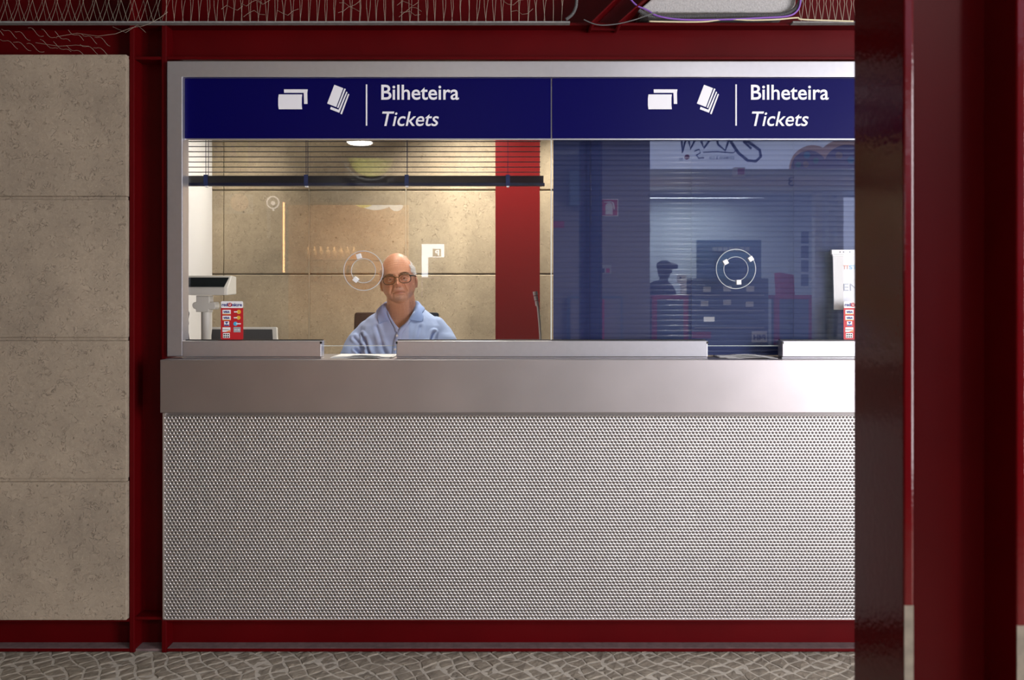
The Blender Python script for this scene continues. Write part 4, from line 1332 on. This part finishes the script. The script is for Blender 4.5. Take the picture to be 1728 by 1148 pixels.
def strip(path, w, off, name):
    rows_ = []
    for (x, z) in path:
        w_ = w * float(np.interp(z, [1.19, 1.216, 1.25, 1.275], [1.0, 0.62, 0.3, 0.15]))
        y0 = chest_y(x, z) - off
        rows_.append([(x - w_ / 2, y0 + 0.001, z), (x, y0 - 0.0012, z), (x + w_ / 2, y0 + 0.001, z)])
    v_ = [p for r_ in rows_ for p in r_]
    f_ = [(i * 3 + j, i * 3 + j + 1, (i + 1) * 3 + j + 1, (i + 1) * 3 + j) for i in range(len(rows_) - 1) for j in range(2)]
    o = MB().add(v_, f_).build(name, M['shirt'], shirt, smooth=True)
    q_ = o.modifiers.new('cloth', 'SOLIDIFY'); q_.thickness = 0.0022
    return o


xp = NX + 0.004
strip([(xp + 0.066, 1.272), (xp + 0.052, 1.244), (xp + 0.033, 1.216), (xp + 0.014, 1.196), (xp + 0.004, 1.18), (xp - 0.003, 1.15), (xp - 0.008, 1.12), (xp - 0.012, 1.08), (xp - 0.014, 1.03)], 0.030, 0.003, 'placket')
strip([(xp - 0.058, 1.272), (xp - 0.045, 1.244), (xp - 0.027, 1.216), (xp - 0.011, 1.196), (xp - 0.006, 1.18)], 0.022, 0.002, 'placket')
for z in (1.165, 1.105):
    x = xp - 0.004 - (1.18 - z) * 0.1
    y = chest_y(x, z)
    MB().disc((x, z), 0.0052, y - 0.0075, y - 0.0045, 16).build('button', M['white_plastic'], shirt)
# trousers
tr = MB()
tr.loft([ell(BX, YH + 0.015, 0.66, 0.175, 0.135), ell(BX, YH + 0.015, 0.75, 0.192, 0.147), ell(BX, YH + 0.01, 0.83, 0.186, 0.146)])
for s_ in (-1, 1):
    limb(tr, [(BX + s_ * 0.09, YH + 0.03, 0.74), (BX + s_ * 0.125, YH - 0.20, 0.733), (BX + s_ * 0.135, YH - 0.36, 0.70)], [0.094, 0.082, 0.067])
    tr.tube([(BX + s_ * 0.135, YH - 0.36, 0.70), (BX + s_ * 0.135, YH - 0.34, 0.50), (BX + s_ * 0.135, YH - 0.29, 0.28)], [0.067, 0.063, 0.06], 18)
me_t = solidify_union(tr, 0.007, 4)
link('trousers', me_t, M['trousers'], person)

# ------------------------------------------------------------------ above the beam: net, rail, duct, cables, brace
YR = 3.03
M['rail'] = simple('dull_grey_bar', (0.24, 0.235, 0.23), 0.8, noise=0.4, nscale=60)
ro = random.Random(21)
zr = Z(37.0, YR)
for (a, b, lab) in ((-160, 962, 'long pale flat bar on top of the beam holding the bird net'), (1338, 1640, 'short pale flat bar holding the net at the right end of the beam')):
    o = MB().box(X(a, YR), X(b, YR), YR, YR + 0.03, Z(38.4, YR), Z(35.6, YR)).build('net_rail', M['rail'], bevel=0.001)
    tag(o, lab, 'bar', 'flat bars holding the net')


def threads(name, label, items):
    m = MB()
    for pts, r in items: m.tube(pts, r, 3)
    o = m.build(name, M['net'])
    tag(o, label, 'net', 'bird nets above the beam')
    return o


YNn = 3.025
it = []
px = -150
while px < 268:
    lean = 9 if int(px / 21) % 2 else 7
    for sgn in (-1, 1):
        q = [(X(px, YNn), YNn, zr)]
        for k in range(1, 7):
            q.append((X(px + sgn * (10.8 * k) * 0.62 + ro.uniform(-1.2, 1.2), YNn), YNn + 0.004 * sgn, zr + 0.053 * k))
        it.append((q, 0.0008))
        it.append(([(x_ + 10.5 * YNn / F + 0.004 * k_, y_ + 0.012, z_) for k_, (x_, y_, z_) in enumerate(q)], 0.0005))
    px += 21.5
while px < 960:
    for sgn in (-1, 1):
        q = [(X(px + ro.uniform(-1, 1), YNn), YNn, zr)]
        dxx = ro.uniform(-3.5, 1.0) if sgn < 0 else ro.uniform(0.5, 4.5)
        for k in range(1, 7):
            q.append((X(px + dxx * k * 0.6 + ro.uniform(-1.5, 1.5), YNn), YNn + 0.003 * sgn, zr + 0.053 * k))
        it.append((q, 0.00075))
    px += 14.2
for k in range(12):       # torn rows of mesh caught across the uprights
    a = ro.uniform(270, 900); yy = ro.uniform(3, 26)
    it.append(([(X(a + 9 * j, YNn - 0.004), YNn - 0.004, Z(yy + 5 * math.sin(j * 1.7 + k) - j * 0.7, YNn)) for j in range(5)], 0.0007))
threads('bird_net', 'long fine bird net stretched up from the bar above the left of the counter', it)
it = []
YD2 = 3.012
for k in range(9):        # loose net sagging over the beam at the left
    a = -20 + 22.5 * k; b_ = 42 + 1.5 * k
    for j in range(2):
        x_, y_ = a + 20 * j, b_ + 22 * j + 3 * (k % 3)
        if y_ > 80: continue
        it.append(([(X(x_ + t_ * (26 + 4 * j), YD2), YD2, Z(y_ + 16 * t_ + 3.0 * math.sin(t_ * 7 + k + j), YD2)) for t_ in [q / 7 for q in range(8)]], 0.00075))
it.append(([(X(a, YD2), YD2, Z(b_, YD2)) for (a, b_) in ((95, 62), (130, 56), (165, 61), (195, 57), (208, 52), (224, 46), (240, 44), (252, 40), (270, 30), (283, 20))], 0.0009))
it.append(([(X(a, YD2), YD2, Z(b_, YD2)) for (a, b_) in ((60, 72), (100, 78), (128, 76), (150, 78))], 0.0008))
it.append(([(X(a, YD2), YD2, Z(b_, YD2)) for (a, b_) in ((190, 45), (212, 55), (232, 42), (246, 55))], 0.0008))
threads('loose_net', 'loose strands of bird net sagging over the beam at the far left', it)
it = []
px = 1352
while px < 1640:
    for sgn in (-1, 1):
        it.append(([(X(px, YNn), YNn, zr), (X(px + sgn * 4.4, YNn), YNn + 0.003, zr + 0.066), (X(px - sgn * 1.0, YNn), YNn + 0.003, zr + 0.14), (X(px + sgn * 4.4, YNn), YNn, zr + 0.30)], 0.0009))
    px += 11.6
threads('bird_net', 'short piece of bird net in front of the lit red panel at the top right', it)

Yd = 2.98
dl = MB().prism([(X(a, Yd), Z(b, Yd)) for (a, b) in ((1086, 5), (1091, 10), (1104, 13), (1130, 13.5), (1325, 13.5), (1340, 11), (1350, 1), (1356, -70), (1176, -70))], Yd + 0.045, Yd + 0.24).build('lagged_duct', M['foam'], bevel=0.006)
tag(dl, 'grey rough lagged duct hanging above the red beam', 'duct')


def cable(name, pts, r, mat, label, n=8, rib=False):
    P_ = [Vector(p) for p in pts]
    # smooth the path
    out = []
    for i in range(len(P_) - 1):
        p0, p1, p2, p3 = P_[max(i - 1, 0)], P_[i], P_[i + 1], P_[min(i + 2, len(P_) - 1)]
        for q in range(10):
            t_ = q / 10
            out.append(0.5 * ((2 * p1) + (p2 - p0) * t_ + (2 * p0 - 5 * p1 + 4 * p2 - p3) * t_ ** 2 + (3 * p1 - p0 - 3 * p2 + p3) * t_ ** 3))
    out.append(P_[-1])
    m = MB()
    if rib:
        L_ = [0.0]
        for i in range(1, len(out)): L_.append(L_[-1] + (out[i] - out[i - 1]).length)
        nn = max(8, int(L_[-1] / 0.0024))
        pp_, rr_ = [], []
        j = 0
        for k in range(nn + 1):
            d_ = L_[-1] * k / nn
            while j < len(L_) - 2 and L_[j + 1] < d_: j += 1
            f_ = (d_ - L_[j]) / max(1e-9, L_[j + 1] - L_[j])
            pp_.append(out[j].lerp(out[j + 1], f_)); rr_.append(r * (1.0 if k % 2 else 0.78))
        m.tube(pp_, rr_, n)
    else:
        m.tube(out, r, n)
    o = m.build(name, M[mat], smooth=not rib)
    tag(o, label, 'cable', 'cables above the beam')
    return o


Yk = 3.02
def kp(lst, y=None): return [P(a, b, (y or Yk)) for (a, b) in lst]
cable('cable', kp([(1060, -6), (1074, 9), (1092, 17), (1110, 27), (1150, 33), (1220, 33), (1290, 30), (1330, 27), (1346, 17), (1351, 0), (1354, -30)], 2.995), 0.0035, 'purple', 'purple cable looping under the grey lagged duct')
cable('conduit', kp([(1078, 17), (1088, 24), (1104, 28), (1150, 28), (1240, 26), (1310, 26), (1338, 18), (1350, 2), (1356, -30)], 3.005), 0.0085, 'conduit', 'ribbed grey conduit running under the lagged duct', 10, True)
cable('cable', kp([(1095, 36), (1150, 37), (1190, 36.5), (1225, 32.5), (1265, 34), (1310, 33), (1345, 30), (1356, 33), (1440, 36)], 2.995), 0.0030, 'cream', 'cream cable lying along the top of the red beam')
cable('cable', kp([(985, 33), (1001, 40), (1018, 42.5), (1044, 40), (1072, 33), (1092, 26), (1110, 20)], 2.975), 0.0022, 'conduit', 'thin dark wire drooping below the diagonal brace')
cable('conduit', kp([(974, -40), (973, 0), (971, 14), (965, 25), (955, 33)], 3.0), 0.0065, 'conduit', 'short ribbed grey conduit hanging left of the diagonal brace', 10, True)

# diagonal brace
Yb = 2.99
br = empty('diagonal_brace', P(1021, 37, Yb), 'dark red steel channel brace slanting up from the beam beside the lagged duct', 'steel brace')
pl = lambda lst: [(X(a, Yb), Z(b, Yb)) for (a, b) in lst]
MB().prism(pl([(997, 37.5), (1000.5, 37.5), (1111, -70), (1107, -70)]), Yb, Yb + 0.12).build('flange', M['red'], br)
MB().prism(pl([(1043, 37.5), (1046.5, 37.5), (1168, -70), (1164, -70)]), Yb, Yb + 0.12).build('flange', M['red'], br)
MB().prism(pl([(1000.5, 37.5), (1043, 37.5), (1164, -70), (1111, -70)]), Yb + 0.09, Yb + 0.10).build('web', M['red'], br)

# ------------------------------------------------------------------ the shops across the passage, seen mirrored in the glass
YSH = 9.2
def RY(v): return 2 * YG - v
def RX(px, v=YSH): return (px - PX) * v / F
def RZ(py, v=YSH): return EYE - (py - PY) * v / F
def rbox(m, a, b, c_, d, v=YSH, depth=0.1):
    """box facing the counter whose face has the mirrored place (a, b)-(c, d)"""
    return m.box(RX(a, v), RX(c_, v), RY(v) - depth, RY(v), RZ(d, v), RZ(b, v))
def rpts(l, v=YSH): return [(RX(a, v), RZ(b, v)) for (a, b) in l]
def rtext(s_, a, b, zb, cap, v=YSH, **kw):
    return put_text(MB(), s_, RX(b, v), RX(a, v), RZ(zb, v), cap * v / F, RY(v) + 0.001, th=0.004, **kw)


M['fascia_lit'] = simple('backlit_fascia', (0.75, 0.78, 0.85), 0.5, emit=(0.58, 0.68, 1.0), estr=1.9)
M['sign_glow'] = emitter('glowing_white_sign', (0.92, 0.95, 1.0), 6.0)
M['neon'] = emitter('orange_strip_light', (1.0, 0.50, 0.20), 14.0)
M['yellow_lit'] = emitter('backlit_yellow', (1.0, 0.80, 0.10), 2.6)
M['white_glow'] = emitter('glowing_white', (1.0, 0.97, 0.92), 2.8)
M['shop_wall'] = simple('pale_shop_wall', (0.62, 0.68, 0.72), 0.8)
M['shop_band'] = simple('beige_band', (0.66, 0.62, 0.58), 0.8)
M['cafe_wall'] = simple('orange_cafe_wall', (0.62, 0.37, 0.19), 0.8)
M['blue_box'] = simple('blue_grey_metal', (0.10, 0.16, 0.24), 0.5)
M['mag'] = simple('crimson_frame', (0.45, 0.02, 0.06), 0.5)
M['choc'] = simple('chocolate_print', (0.06, 0.025, 0.02), 0.5, emit=(0.10, 0.06, 0.09), estr=1.2)
M['bun'] = simple('bun_print', (0.45, 0.24, 0.10), 0.6, emit=(0.42, 0.28, 0.22), estr=1.2)
M['green_print'] = simple('green_print', (0.10, 0.38, 0.14), 0.5)
M['olive'] = simple('olive_sign', (0.30, 0.32, 0.04), 0.6)
M['lot'] = simple('grey_green_sign', (0.10, 0.105, 0.10), 0.6)
M['bottle'] = simple('amber_bottle', (0.85, 0.62, 0.36), 0.3)
M['dark_cloth'] = simple('dark_uniform', (0.012, 0.013, 0.02), 0.9)

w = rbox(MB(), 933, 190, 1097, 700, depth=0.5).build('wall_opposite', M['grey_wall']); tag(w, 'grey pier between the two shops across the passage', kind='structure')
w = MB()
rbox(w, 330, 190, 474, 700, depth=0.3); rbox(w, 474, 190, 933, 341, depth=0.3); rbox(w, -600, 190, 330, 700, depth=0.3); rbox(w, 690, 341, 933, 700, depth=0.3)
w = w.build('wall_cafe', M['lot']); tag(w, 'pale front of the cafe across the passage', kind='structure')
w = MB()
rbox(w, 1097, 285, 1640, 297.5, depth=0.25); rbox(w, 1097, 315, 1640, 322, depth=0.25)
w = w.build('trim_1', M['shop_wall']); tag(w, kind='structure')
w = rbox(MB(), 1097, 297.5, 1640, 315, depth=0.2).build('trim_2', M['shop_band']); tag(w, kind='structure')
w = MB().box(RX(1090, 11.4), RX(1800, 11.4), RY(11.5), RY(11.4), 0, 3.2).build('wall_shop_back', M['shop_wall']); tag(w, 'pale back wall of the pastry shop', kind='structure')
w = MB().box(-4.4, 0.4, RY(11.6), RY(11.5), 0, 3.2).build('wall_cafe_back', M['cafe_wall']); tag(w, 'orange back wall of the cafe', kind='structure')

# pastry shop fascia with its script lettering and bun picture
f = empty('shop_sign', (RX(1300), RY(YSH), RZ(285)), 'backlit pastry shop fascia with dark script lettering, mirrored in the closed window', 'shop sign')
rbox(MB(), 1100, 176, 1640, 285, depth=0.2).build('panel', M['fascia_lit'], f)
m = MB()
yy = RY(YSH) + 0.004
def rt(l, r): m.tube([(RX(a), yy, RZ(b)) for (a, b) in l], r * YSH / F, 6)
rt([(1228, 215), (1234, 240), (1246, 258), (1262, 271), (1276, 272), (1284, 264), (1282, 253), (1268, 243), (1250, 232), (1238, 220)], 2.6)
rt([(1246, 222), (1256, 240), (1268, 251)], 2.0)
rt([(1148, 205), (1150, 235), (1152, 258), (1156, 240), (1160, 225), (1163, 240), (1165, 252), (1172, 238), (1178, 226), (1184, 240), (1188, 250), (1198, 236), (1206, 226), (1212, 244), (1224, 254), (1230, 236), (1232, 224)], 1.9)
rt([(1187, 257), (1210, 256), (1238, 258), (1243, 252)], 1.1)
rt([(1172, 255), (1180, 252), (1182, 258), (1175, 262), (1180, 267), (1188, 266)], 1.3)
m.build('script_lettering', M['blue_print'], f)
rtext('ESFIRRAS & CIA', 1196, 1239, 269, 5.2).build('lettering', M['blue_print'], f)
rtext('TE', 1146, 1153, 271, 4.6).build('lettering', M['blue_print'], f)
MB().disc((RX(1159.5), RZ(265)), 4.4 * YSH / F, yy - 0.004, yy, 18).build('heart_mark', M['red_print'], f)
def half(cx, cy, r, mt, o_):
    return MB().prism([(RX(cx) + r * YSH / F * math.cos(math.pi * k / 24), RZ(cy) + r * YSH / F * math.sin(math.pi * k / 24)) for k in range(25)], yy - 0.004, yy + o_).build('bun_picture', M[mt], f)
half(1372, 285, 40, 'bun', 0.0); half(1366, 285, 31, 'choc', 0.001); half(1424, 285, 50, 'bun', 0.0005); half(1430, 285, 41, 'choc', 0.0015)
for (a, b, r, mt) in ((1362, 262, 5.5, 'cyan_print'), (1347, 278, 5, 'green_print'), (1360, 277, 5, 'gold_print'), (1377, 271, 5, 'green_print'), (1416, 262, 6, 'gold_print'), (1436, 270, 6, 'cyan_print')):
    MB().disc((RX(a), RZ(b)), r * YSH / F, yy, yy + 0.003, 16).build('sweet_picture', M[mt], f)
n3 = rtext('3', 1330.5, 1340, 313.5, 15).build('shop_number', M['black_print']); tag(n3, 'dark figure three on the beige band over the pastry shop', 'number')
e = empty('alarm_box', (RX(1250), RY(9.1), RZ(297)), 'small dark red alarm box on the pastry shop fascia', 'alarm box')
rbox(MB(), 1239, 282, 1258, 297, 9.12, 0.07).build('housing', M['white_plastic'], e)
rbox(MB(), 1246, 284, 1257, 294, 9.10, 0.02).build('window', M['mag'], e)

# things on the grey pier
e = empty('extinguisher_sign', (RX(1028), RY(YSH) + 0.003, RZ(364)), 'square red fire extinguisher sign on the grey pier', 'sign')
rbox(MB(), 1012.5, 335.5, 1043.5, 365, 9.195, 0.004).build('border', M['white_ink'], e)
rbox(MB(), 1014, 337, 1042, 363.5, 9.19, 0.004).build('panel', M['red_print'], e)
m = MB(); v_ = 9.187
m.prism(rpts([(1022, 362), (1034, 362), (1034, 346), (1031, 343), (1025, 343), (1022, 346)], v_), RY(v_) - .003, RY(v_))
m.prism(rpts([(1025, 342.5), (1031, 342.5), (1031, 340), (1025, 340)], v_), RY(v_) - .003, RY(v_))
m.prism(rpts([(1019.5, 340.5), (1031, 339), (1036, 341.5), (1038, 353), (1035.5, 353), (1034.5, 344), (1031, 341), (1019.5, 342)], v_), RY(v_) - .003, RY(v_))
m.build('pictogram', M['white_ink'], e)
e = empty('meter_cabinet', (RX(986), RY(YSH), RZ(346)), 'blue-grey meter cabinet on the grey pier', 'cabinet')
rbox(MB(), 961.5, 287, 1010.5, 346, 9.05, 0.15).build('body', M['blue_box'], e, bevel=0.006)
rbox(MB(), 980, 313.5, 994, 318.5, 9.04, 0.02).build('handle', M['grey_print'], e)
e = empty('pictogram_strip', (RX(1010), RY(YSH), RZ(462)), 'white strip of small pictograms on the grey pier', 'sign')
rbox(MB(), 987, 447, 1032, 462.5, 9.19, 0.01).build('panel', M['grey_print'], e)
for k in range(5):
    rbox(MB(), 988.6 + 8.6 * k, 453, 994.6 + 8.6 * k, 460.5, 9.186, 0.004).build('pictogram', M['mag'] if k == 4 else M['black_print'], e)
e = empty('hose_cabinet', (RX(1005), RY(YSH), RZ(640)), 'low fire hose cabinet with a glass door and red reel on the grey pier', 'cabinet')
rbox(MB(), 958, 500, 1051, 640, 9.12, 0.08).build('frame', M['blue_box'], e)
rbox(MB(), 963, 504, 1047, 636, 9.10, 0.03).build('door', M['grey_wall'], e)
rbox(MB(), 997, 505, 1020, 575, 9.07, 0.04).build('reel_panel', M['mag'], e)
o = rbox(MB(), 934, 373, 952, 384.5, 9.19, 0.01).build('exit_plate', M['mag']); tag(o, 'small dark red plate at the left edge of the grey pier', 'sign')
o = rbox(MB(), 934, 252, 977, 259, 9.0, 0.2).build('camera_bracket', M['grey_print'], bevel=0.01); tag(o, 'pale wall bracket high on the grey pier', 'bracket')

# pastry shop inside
def counter(a, b, lab):
    e_ = empty('shop_counter', (RX((a + b) / 2, 9.6), RY(9.6), 0), lab, 'shop counter', 'pastry shop counters')
    m_ = MB(); v = 9.5
    rbox(m_, a, 498, b, 505, v, 0.35); m_.box(RX(a, v), RX(a + 8, v), RY(v) - 0.05, RY(v), 0, RZ(505, v)); m_.box(RX(b - 8, v), RX(b, v), RY(v) - 0.05, RY(v), 0, RZ(505, v))
    m_.build('red_frame', M['mag'], e_)
    MB().box(RX(a + 8, v), RX(b - 8, v), RY(v) - 0.3, RY(v) - 0.02, 0, RZ(505, v)).build('front', M['blue_box'], e_)
counter(1101, 1162, 'dark counter with a crimson frame left of the cake display')
counter(1308, 1374, 'dark counter with a crimson frame right of the cake display')
e = empty('cake_display', (RX(1230, 9.4), RY(9.4), 0), 'glass cake display with price tags in the pastry shop', 'display case')
v = 9.4
MB().box(RX(1168, v), RX(1298, v), RY(v) - 0.6, RY(v) - 0.02, 0, RZ(470, v)).build('body', M['blue_box'], e)
for yy_ in (497, 523, 552):
    rbox(MB(), 1172, yy_, 1290, yy_ + 2.5, v, 0.02).build('shelf_edge', M['grey_print'], e)
for (a, b) in ((1187, 484), (1221, 483), (1260, 483), (1183, 508), (1221, 506), (1259, 509)):
    rbox(MB(), a, b, a + 13, b + 9, 9.38, 0.006).build('price_tag', M['paper'], e)
rbox(MB(), 1188, 535, 1206, 543, 9.38, 0.006).build('label', M['white_glow'], e)  # label given a glow instead of being lit by the shop
rbox(MB(), 1168, 560, 1200, 571, 9.38, 0.006).build('red_label', M['mag'], e)
m = rbox(MB(), 1269, 559, 1295, 578, 9.38, 0.006).build('notice', M['paper'], e)
rtext('P4H', 1272, 1292, 574, 9, 9.375, bold=0.03).build('lettering', M['black_print'], m)
e = empty('menu_board', (RX(1230, 10.6), RY(10.6), RZ(500, 10.6)), 'blue menu screen above the cake display', 'menu board')
rbox(MB(), 1177, 405, 1285, 495, 10.6, 0.06).build('panel', M['blue_box'], e)
for k in range(7):
    rbox(MB(), 1203 + 9.2 * k, 417, 1210 + 9.2 * k, 424, 10.59, 0.02).build('pictogram', M['grey_print'], e)
e = empty('card_terminal', (RX(1152, 9.45), RY(9.45), RZ(497, 9.45)), 'white card terminal standing on the pastry shop counter', 'card terminal')
m = MB(); rbox(m, 1144, 464, 1159, 478, 9.45, 0.05); rbox(m, 1150, 478, 1159, 497, 9.45, 0.05); m.build('body', M['white_plastic'], e, bevel=0.004)
MB().disc((RX(1148.5, 9.45), RZ(469, 9.45)), 0.012, RY(9.45), RY(9.45) + 0.004).build('lens', M['black'], e)
o = MB().prism(rpts([(1316, 460), (1340, 464), (1342, 498), (1318, 498)], 9.6), RY(9.6) - 0.2, RY(9.6)).build('snack_box', M['mag']); tag(o, 'dark crimson snack box standing on the right counter of the pastry shop', 'box')
m = MB()
for (a, b) in ((1376, 1388), (1399, 1404), (1414, 1424)):
    rbox(m, a, 324, b, 700, 9.25, 0.1)
m = m.build('door_1', M['shop_wall']); tag(m, 'pale door posts of the pastry shop', kind='structure')
o = rbox(MB(), 1424, 333, 1560, 640, 9.3, 0.05).build('glowing_door_panel', M['fascia_lit'], m)  # door shares the fascia's glow; its brightness is put into the material
m = MB()
for k in range(4): rbox(m, 1353, 391 + 24 * k, 1365, 411 + 24 * k, 9.6, 0.02)
o = m.build('hanging_banner', M['blue_box']); tag(o, 'narrow dark banner hanging inside the pastry shop', 'banner')

# shop attendant behind the left counter
v = 10.35
ax0, ay0 = RX(1121, v), RY(v)
at_ = MB()
at_.ellipsoid((ax0, ay0, RZ(457, v)), (0.085, 0.10, 0.118), 24, 16)
at_.tube([(ax0, ay0, RZ(470, v)), (ax0 - 0.03, ay0, RZ(485, v))], [0.055, 0.06], 16)
at_.ellipsoid((ax0 + 0.092, ay0, RZ(458, v)), (0.018, 0.014, 0.02), 10, 8)
at_.loft([ell(ax0 - 0.05, ay0, z_, a, b) for (z_, a, b) in ((0.75, 0.16, 0.13), (0.95, 0.15, 0.12), (1.15, 0.19, 0.13), (1.40, 0.20, 0.12), (1.49, 0.15, 0.09), (1.54, 0.07, 0.065))])
for sg_ in (-1, 1):
    limb(at_, [(ax0 - 0.05 + 0.03 * sg_, ay0 + sg_ * 0.17, 1.43), (ax0 + 0.02, ay0 + sg_ * 0.2, 1.10), (ax0 + 0.22, ay0 + sg_ * 0.10, 1.12)], [0.05, 0.042, 0.032])
    at_.ellipsoid((ax0 + 0.28, ay0 + sg_ * 0.09, 1.12), (0.055, 0.035, 0.02), 12, 8)
    limb(at_, [(ax0 - 0.05, ay0 + sg_ * 0.09, 0.80), (ax0 - 0.05, ay0 + sg_ * 0.10, 0.45), (ax0 - 0.05, ay0 + sg_ * 0.10, 0.08)], [0.085, 0.06, 0.045])
    at_.ellipsoid((ax0, ay0 + sg_ * 0.10, 0.045), (0.12, 0.045, 0.04), 12, 8)
ma = solidify_union(at_, 0.012, 3)
att = link('person', ma, M['dark_cloth']); tag(att, 'shop attendant in dark clothes and cap behind the pastry shop counter', 'person')
MB().ellipsoid((ax0, ay0, RZ(449, v)), (0.098, 0.112, 0.075), 20, 12).tube([(ax0 + 0.05, ay0, RZ(449, v)), (ax0 + 0.17, ay0, RZ(450, v))], [0.05, 0.03], 10).build('cap', M['dark_cloth'], att)

# the cafe and the signs on its left
e = empty('lottery_sign', (RX(385), RY(9.1), RZ(283)), 'olive lottery sign with a big pale figure, mirrored at the upper left of the glass', 'sign')
rbox(MB(), 355, 190, 414, 283, 9.12, 0.08).build('panel', M['olive'], e)
rtext('Z', 386, 400, 262, 24, 9.115, bold=0.05).build('lettering', M['lot'], e)
rtext('M', 360, 378, 268, 24, 9.115, bold=0.05).build('lettering', M['lot'], e)
e = empty('games_sign', (RX(395), RY(9.1), RZ(360)), 'grey JOGOS games sign with a round emblem', 'sign')
rbox(MB(), 360, 328, 424, 360, 9.12, 0.06).build('panel', M['grey_print'], e)
rtext('JOGOS', 362, 392, 344, 8, 9.115).build('lettering', M['black_print'], e)
rtext('SANTA CASA', 364, 390, 350, 4, 9.115).build('lettering', M['black_print'], e)
MB().disc((RX(408), RZ(343)), 15 * YSH / F, RY(9.12), RY(9.11), 28).build('emblem', M['bun'], e)
e = empty('bulb_poster', (RX(461), RY(YSH), RZ(400)), 'narrow pale poster with a light bulb drawing', 'poster')
rbox(MB(), 450, 332, 456, 402, 9.19, 0.004).build('panel', M['grey_print'], e)
N = 28
MB().tube([(RX(461) + 10 * YSH / F * math.cos(2 * math.pi * k / N), RY(9.18), RZ(342) + 10 * YSH / F * math.sin(2 * math.pi * k / N)) for k in range(N)], 0.008, 6, True).build('bulb_outline', M['white_glow'], e)  # bulb drawing given a glow in place of light falling on it
MB().disc((RX(461), RZ(343)), 3.5 * YSH / F, RY(9.19), RY(9.18)).disc((RX(461.5), RZ(354.5)), 1.8 * YSH / F, RY(9.19), RY(9.18)).build('bulb_mark', M['white_glow'], e)
o = MB().tube([(RX(478.5), RY(9.2), RZ(460)), (RX(478.5), RY(9.2), RZ(341.5))], 1.3 * YSH / F, 10).build('strip_light', M['neon']); tag(o, 'glowing orange upright strip light at the edge of the cafe opening', 'lamp')
# round cafe emblem, partly above the opening, partly lit inside
e = empty('cafe_emblem', (RX(637), RY(9.0), RZ(300)), 'big round cafe emblem with a pale ring and yellow centre', 'shop sign')
def arc(cx, cy, r, a0, a1, n=20): return [(cx + r * math.cos(math.radians(a0 + (a1 - a0) * k / n)), cy - r * math.sin(math.radians(a0 + (a1 - a0) * k / n))) for k in range(n + 1)]
m = MB()
m.tube([(RX(a), RY(9.1), RZ(b)) for (a, b) in arc(628, 258, 49, 200, 345)], 3.2 * YSH / F, 8)
m.tube([(RX(a), RY(9.1), RZ(b)) for (a, b) in ((540, 240), (533, 258), (545, 270), (560, 262), (575, 262), (590, 280))], 2.2 * YSH / F, 8)
m.build('ring', M['lot'], e, smooth=True)
MB().prism(rpts(arc(628, 262, 38, 190, 350)), RY(9.16), RY(9.12)).build('disc', M['olive'], e)
e = empty('lit_cafe_logo', (RX(633, 9.9), RY(9.9), RZ(350, 9.9)), 'brightly lit yellow and white logo hanging inside the cafe', 'shop sign')
v = 9.9
MB().prism(rpts([(595, 341)] + [(600 + 2.2 * k, 341 + 13 * math.sin(math.pi * k / 30) ** 0.7) for k in range(0, 31)] + [(668, 341)], v), RY(v) - 0.03, RY(v)).prism([(RX(668, v) + 11.5 * v / F * math.cos(2 * math.pi * k / 24), RZ(346, v) + 10 * v / F * math.sin(2 * math.pi * k / 24)) for k in range(24)], RY(v) - 0.03, RY(v)).build('ring', M['white_glow'], e)
MB().prism(rpts([(593, 338)] + [(594 + 1.33 * k, 341 + 9.5 * math.sin(math.pi * k / 30) ** 0.8) for k in range(0, 31)], v), RY(v), RY(v) + 0.02).build('disc', M['yellow_lit'], e)
v = 10.6
sh_ = rbox(MB(), 505, 475, 640, 479, v, 0.3).build('bottle_shelf', M['cafe_wall']); tag(sh_, 'long shelf inside the cafe carrying bottles', 'shelf')
sh2 = rbox(MB(), 505, 436, 640, 439, v, 0.3).build('bottle_shelf', M['cafe_wall']); tag(sh2, 'upper shelf inside the cafe carrying bottles', 'shelf')
b0 = None
for r_, (zb_, n_, h_) in enumerate(((475, 7, 27), (436, 8, 20))):
    for k in range(n_):
        px = 516 + (11.6 if r_ == 0 else 11.2) * k
        k_ = v / F
        if b0 is None:
            m = MB()
            pr = [(0.0, 4.2), (0.62, 4.2), (0.75, 2.4), (0.82, 1.5), (1.0, 1.5)]
            m.loft([[(rr_ * k_ * math.cos(2 * math.pi * q / 16), rr_ * k_ * math.sin(2 * math.pi * q / 16), zz_ * 27 * k_) for q in range(16)] for (zz_, rr_) in pr])
            b0 = m.build('bottle', M['bottle'], smooth=True)
            o = b0
        else:
            o = b0.copy(); COL.objects.link(o)
        o.location = (RX(px, v), RY(v) - 0.10, RZ(zb_, v)); o.scale = (1, 1, h_ / 27)
        tag(o, 'amber bottle in the row on the %s cafe shelf' % ('lower' if r_ == 0 else 'upper'), 'bottle', 'bottles on the %s cafe shelf' % ('lower' if r_ == 0 else 'upper'))
# parking sign beyond the cafe; its glow, post included, stands in for outdoor daylight
v = 9.15
e = empty('parking_sign', (RX(730, v), RY(v), RZ(500, v)), 'bright white P parking sign on a post, mirrored beside the clerk\'s head', 'sign')
rbox(MB(), 721.5, 412, 749, 434, v, 0.12).build('sign_box', M['sign_glow'], e)
rbox(MB(), 730, 420, 744, 433, v - 0.01, 0.006).build('blue_field', M['grey_print'], e)
rtext('P', 734, 741, 431, 9, v - 0.012, bold=0.03).build('lettering', M['sign_glow'], e)
rbox(MB(), 711.5, 412, 721.5, 468, v, 0.1).build('post', M['sign_glow'], e)
rbox(MB(), 711, 468, 739, 469.6, v, 0.03).box(RX(711, v), RX(712.4, v), RY(v) - 0.03, RY(v), RZ(502, v), RZ(468, v)).build('bracket', M['purple'], e)
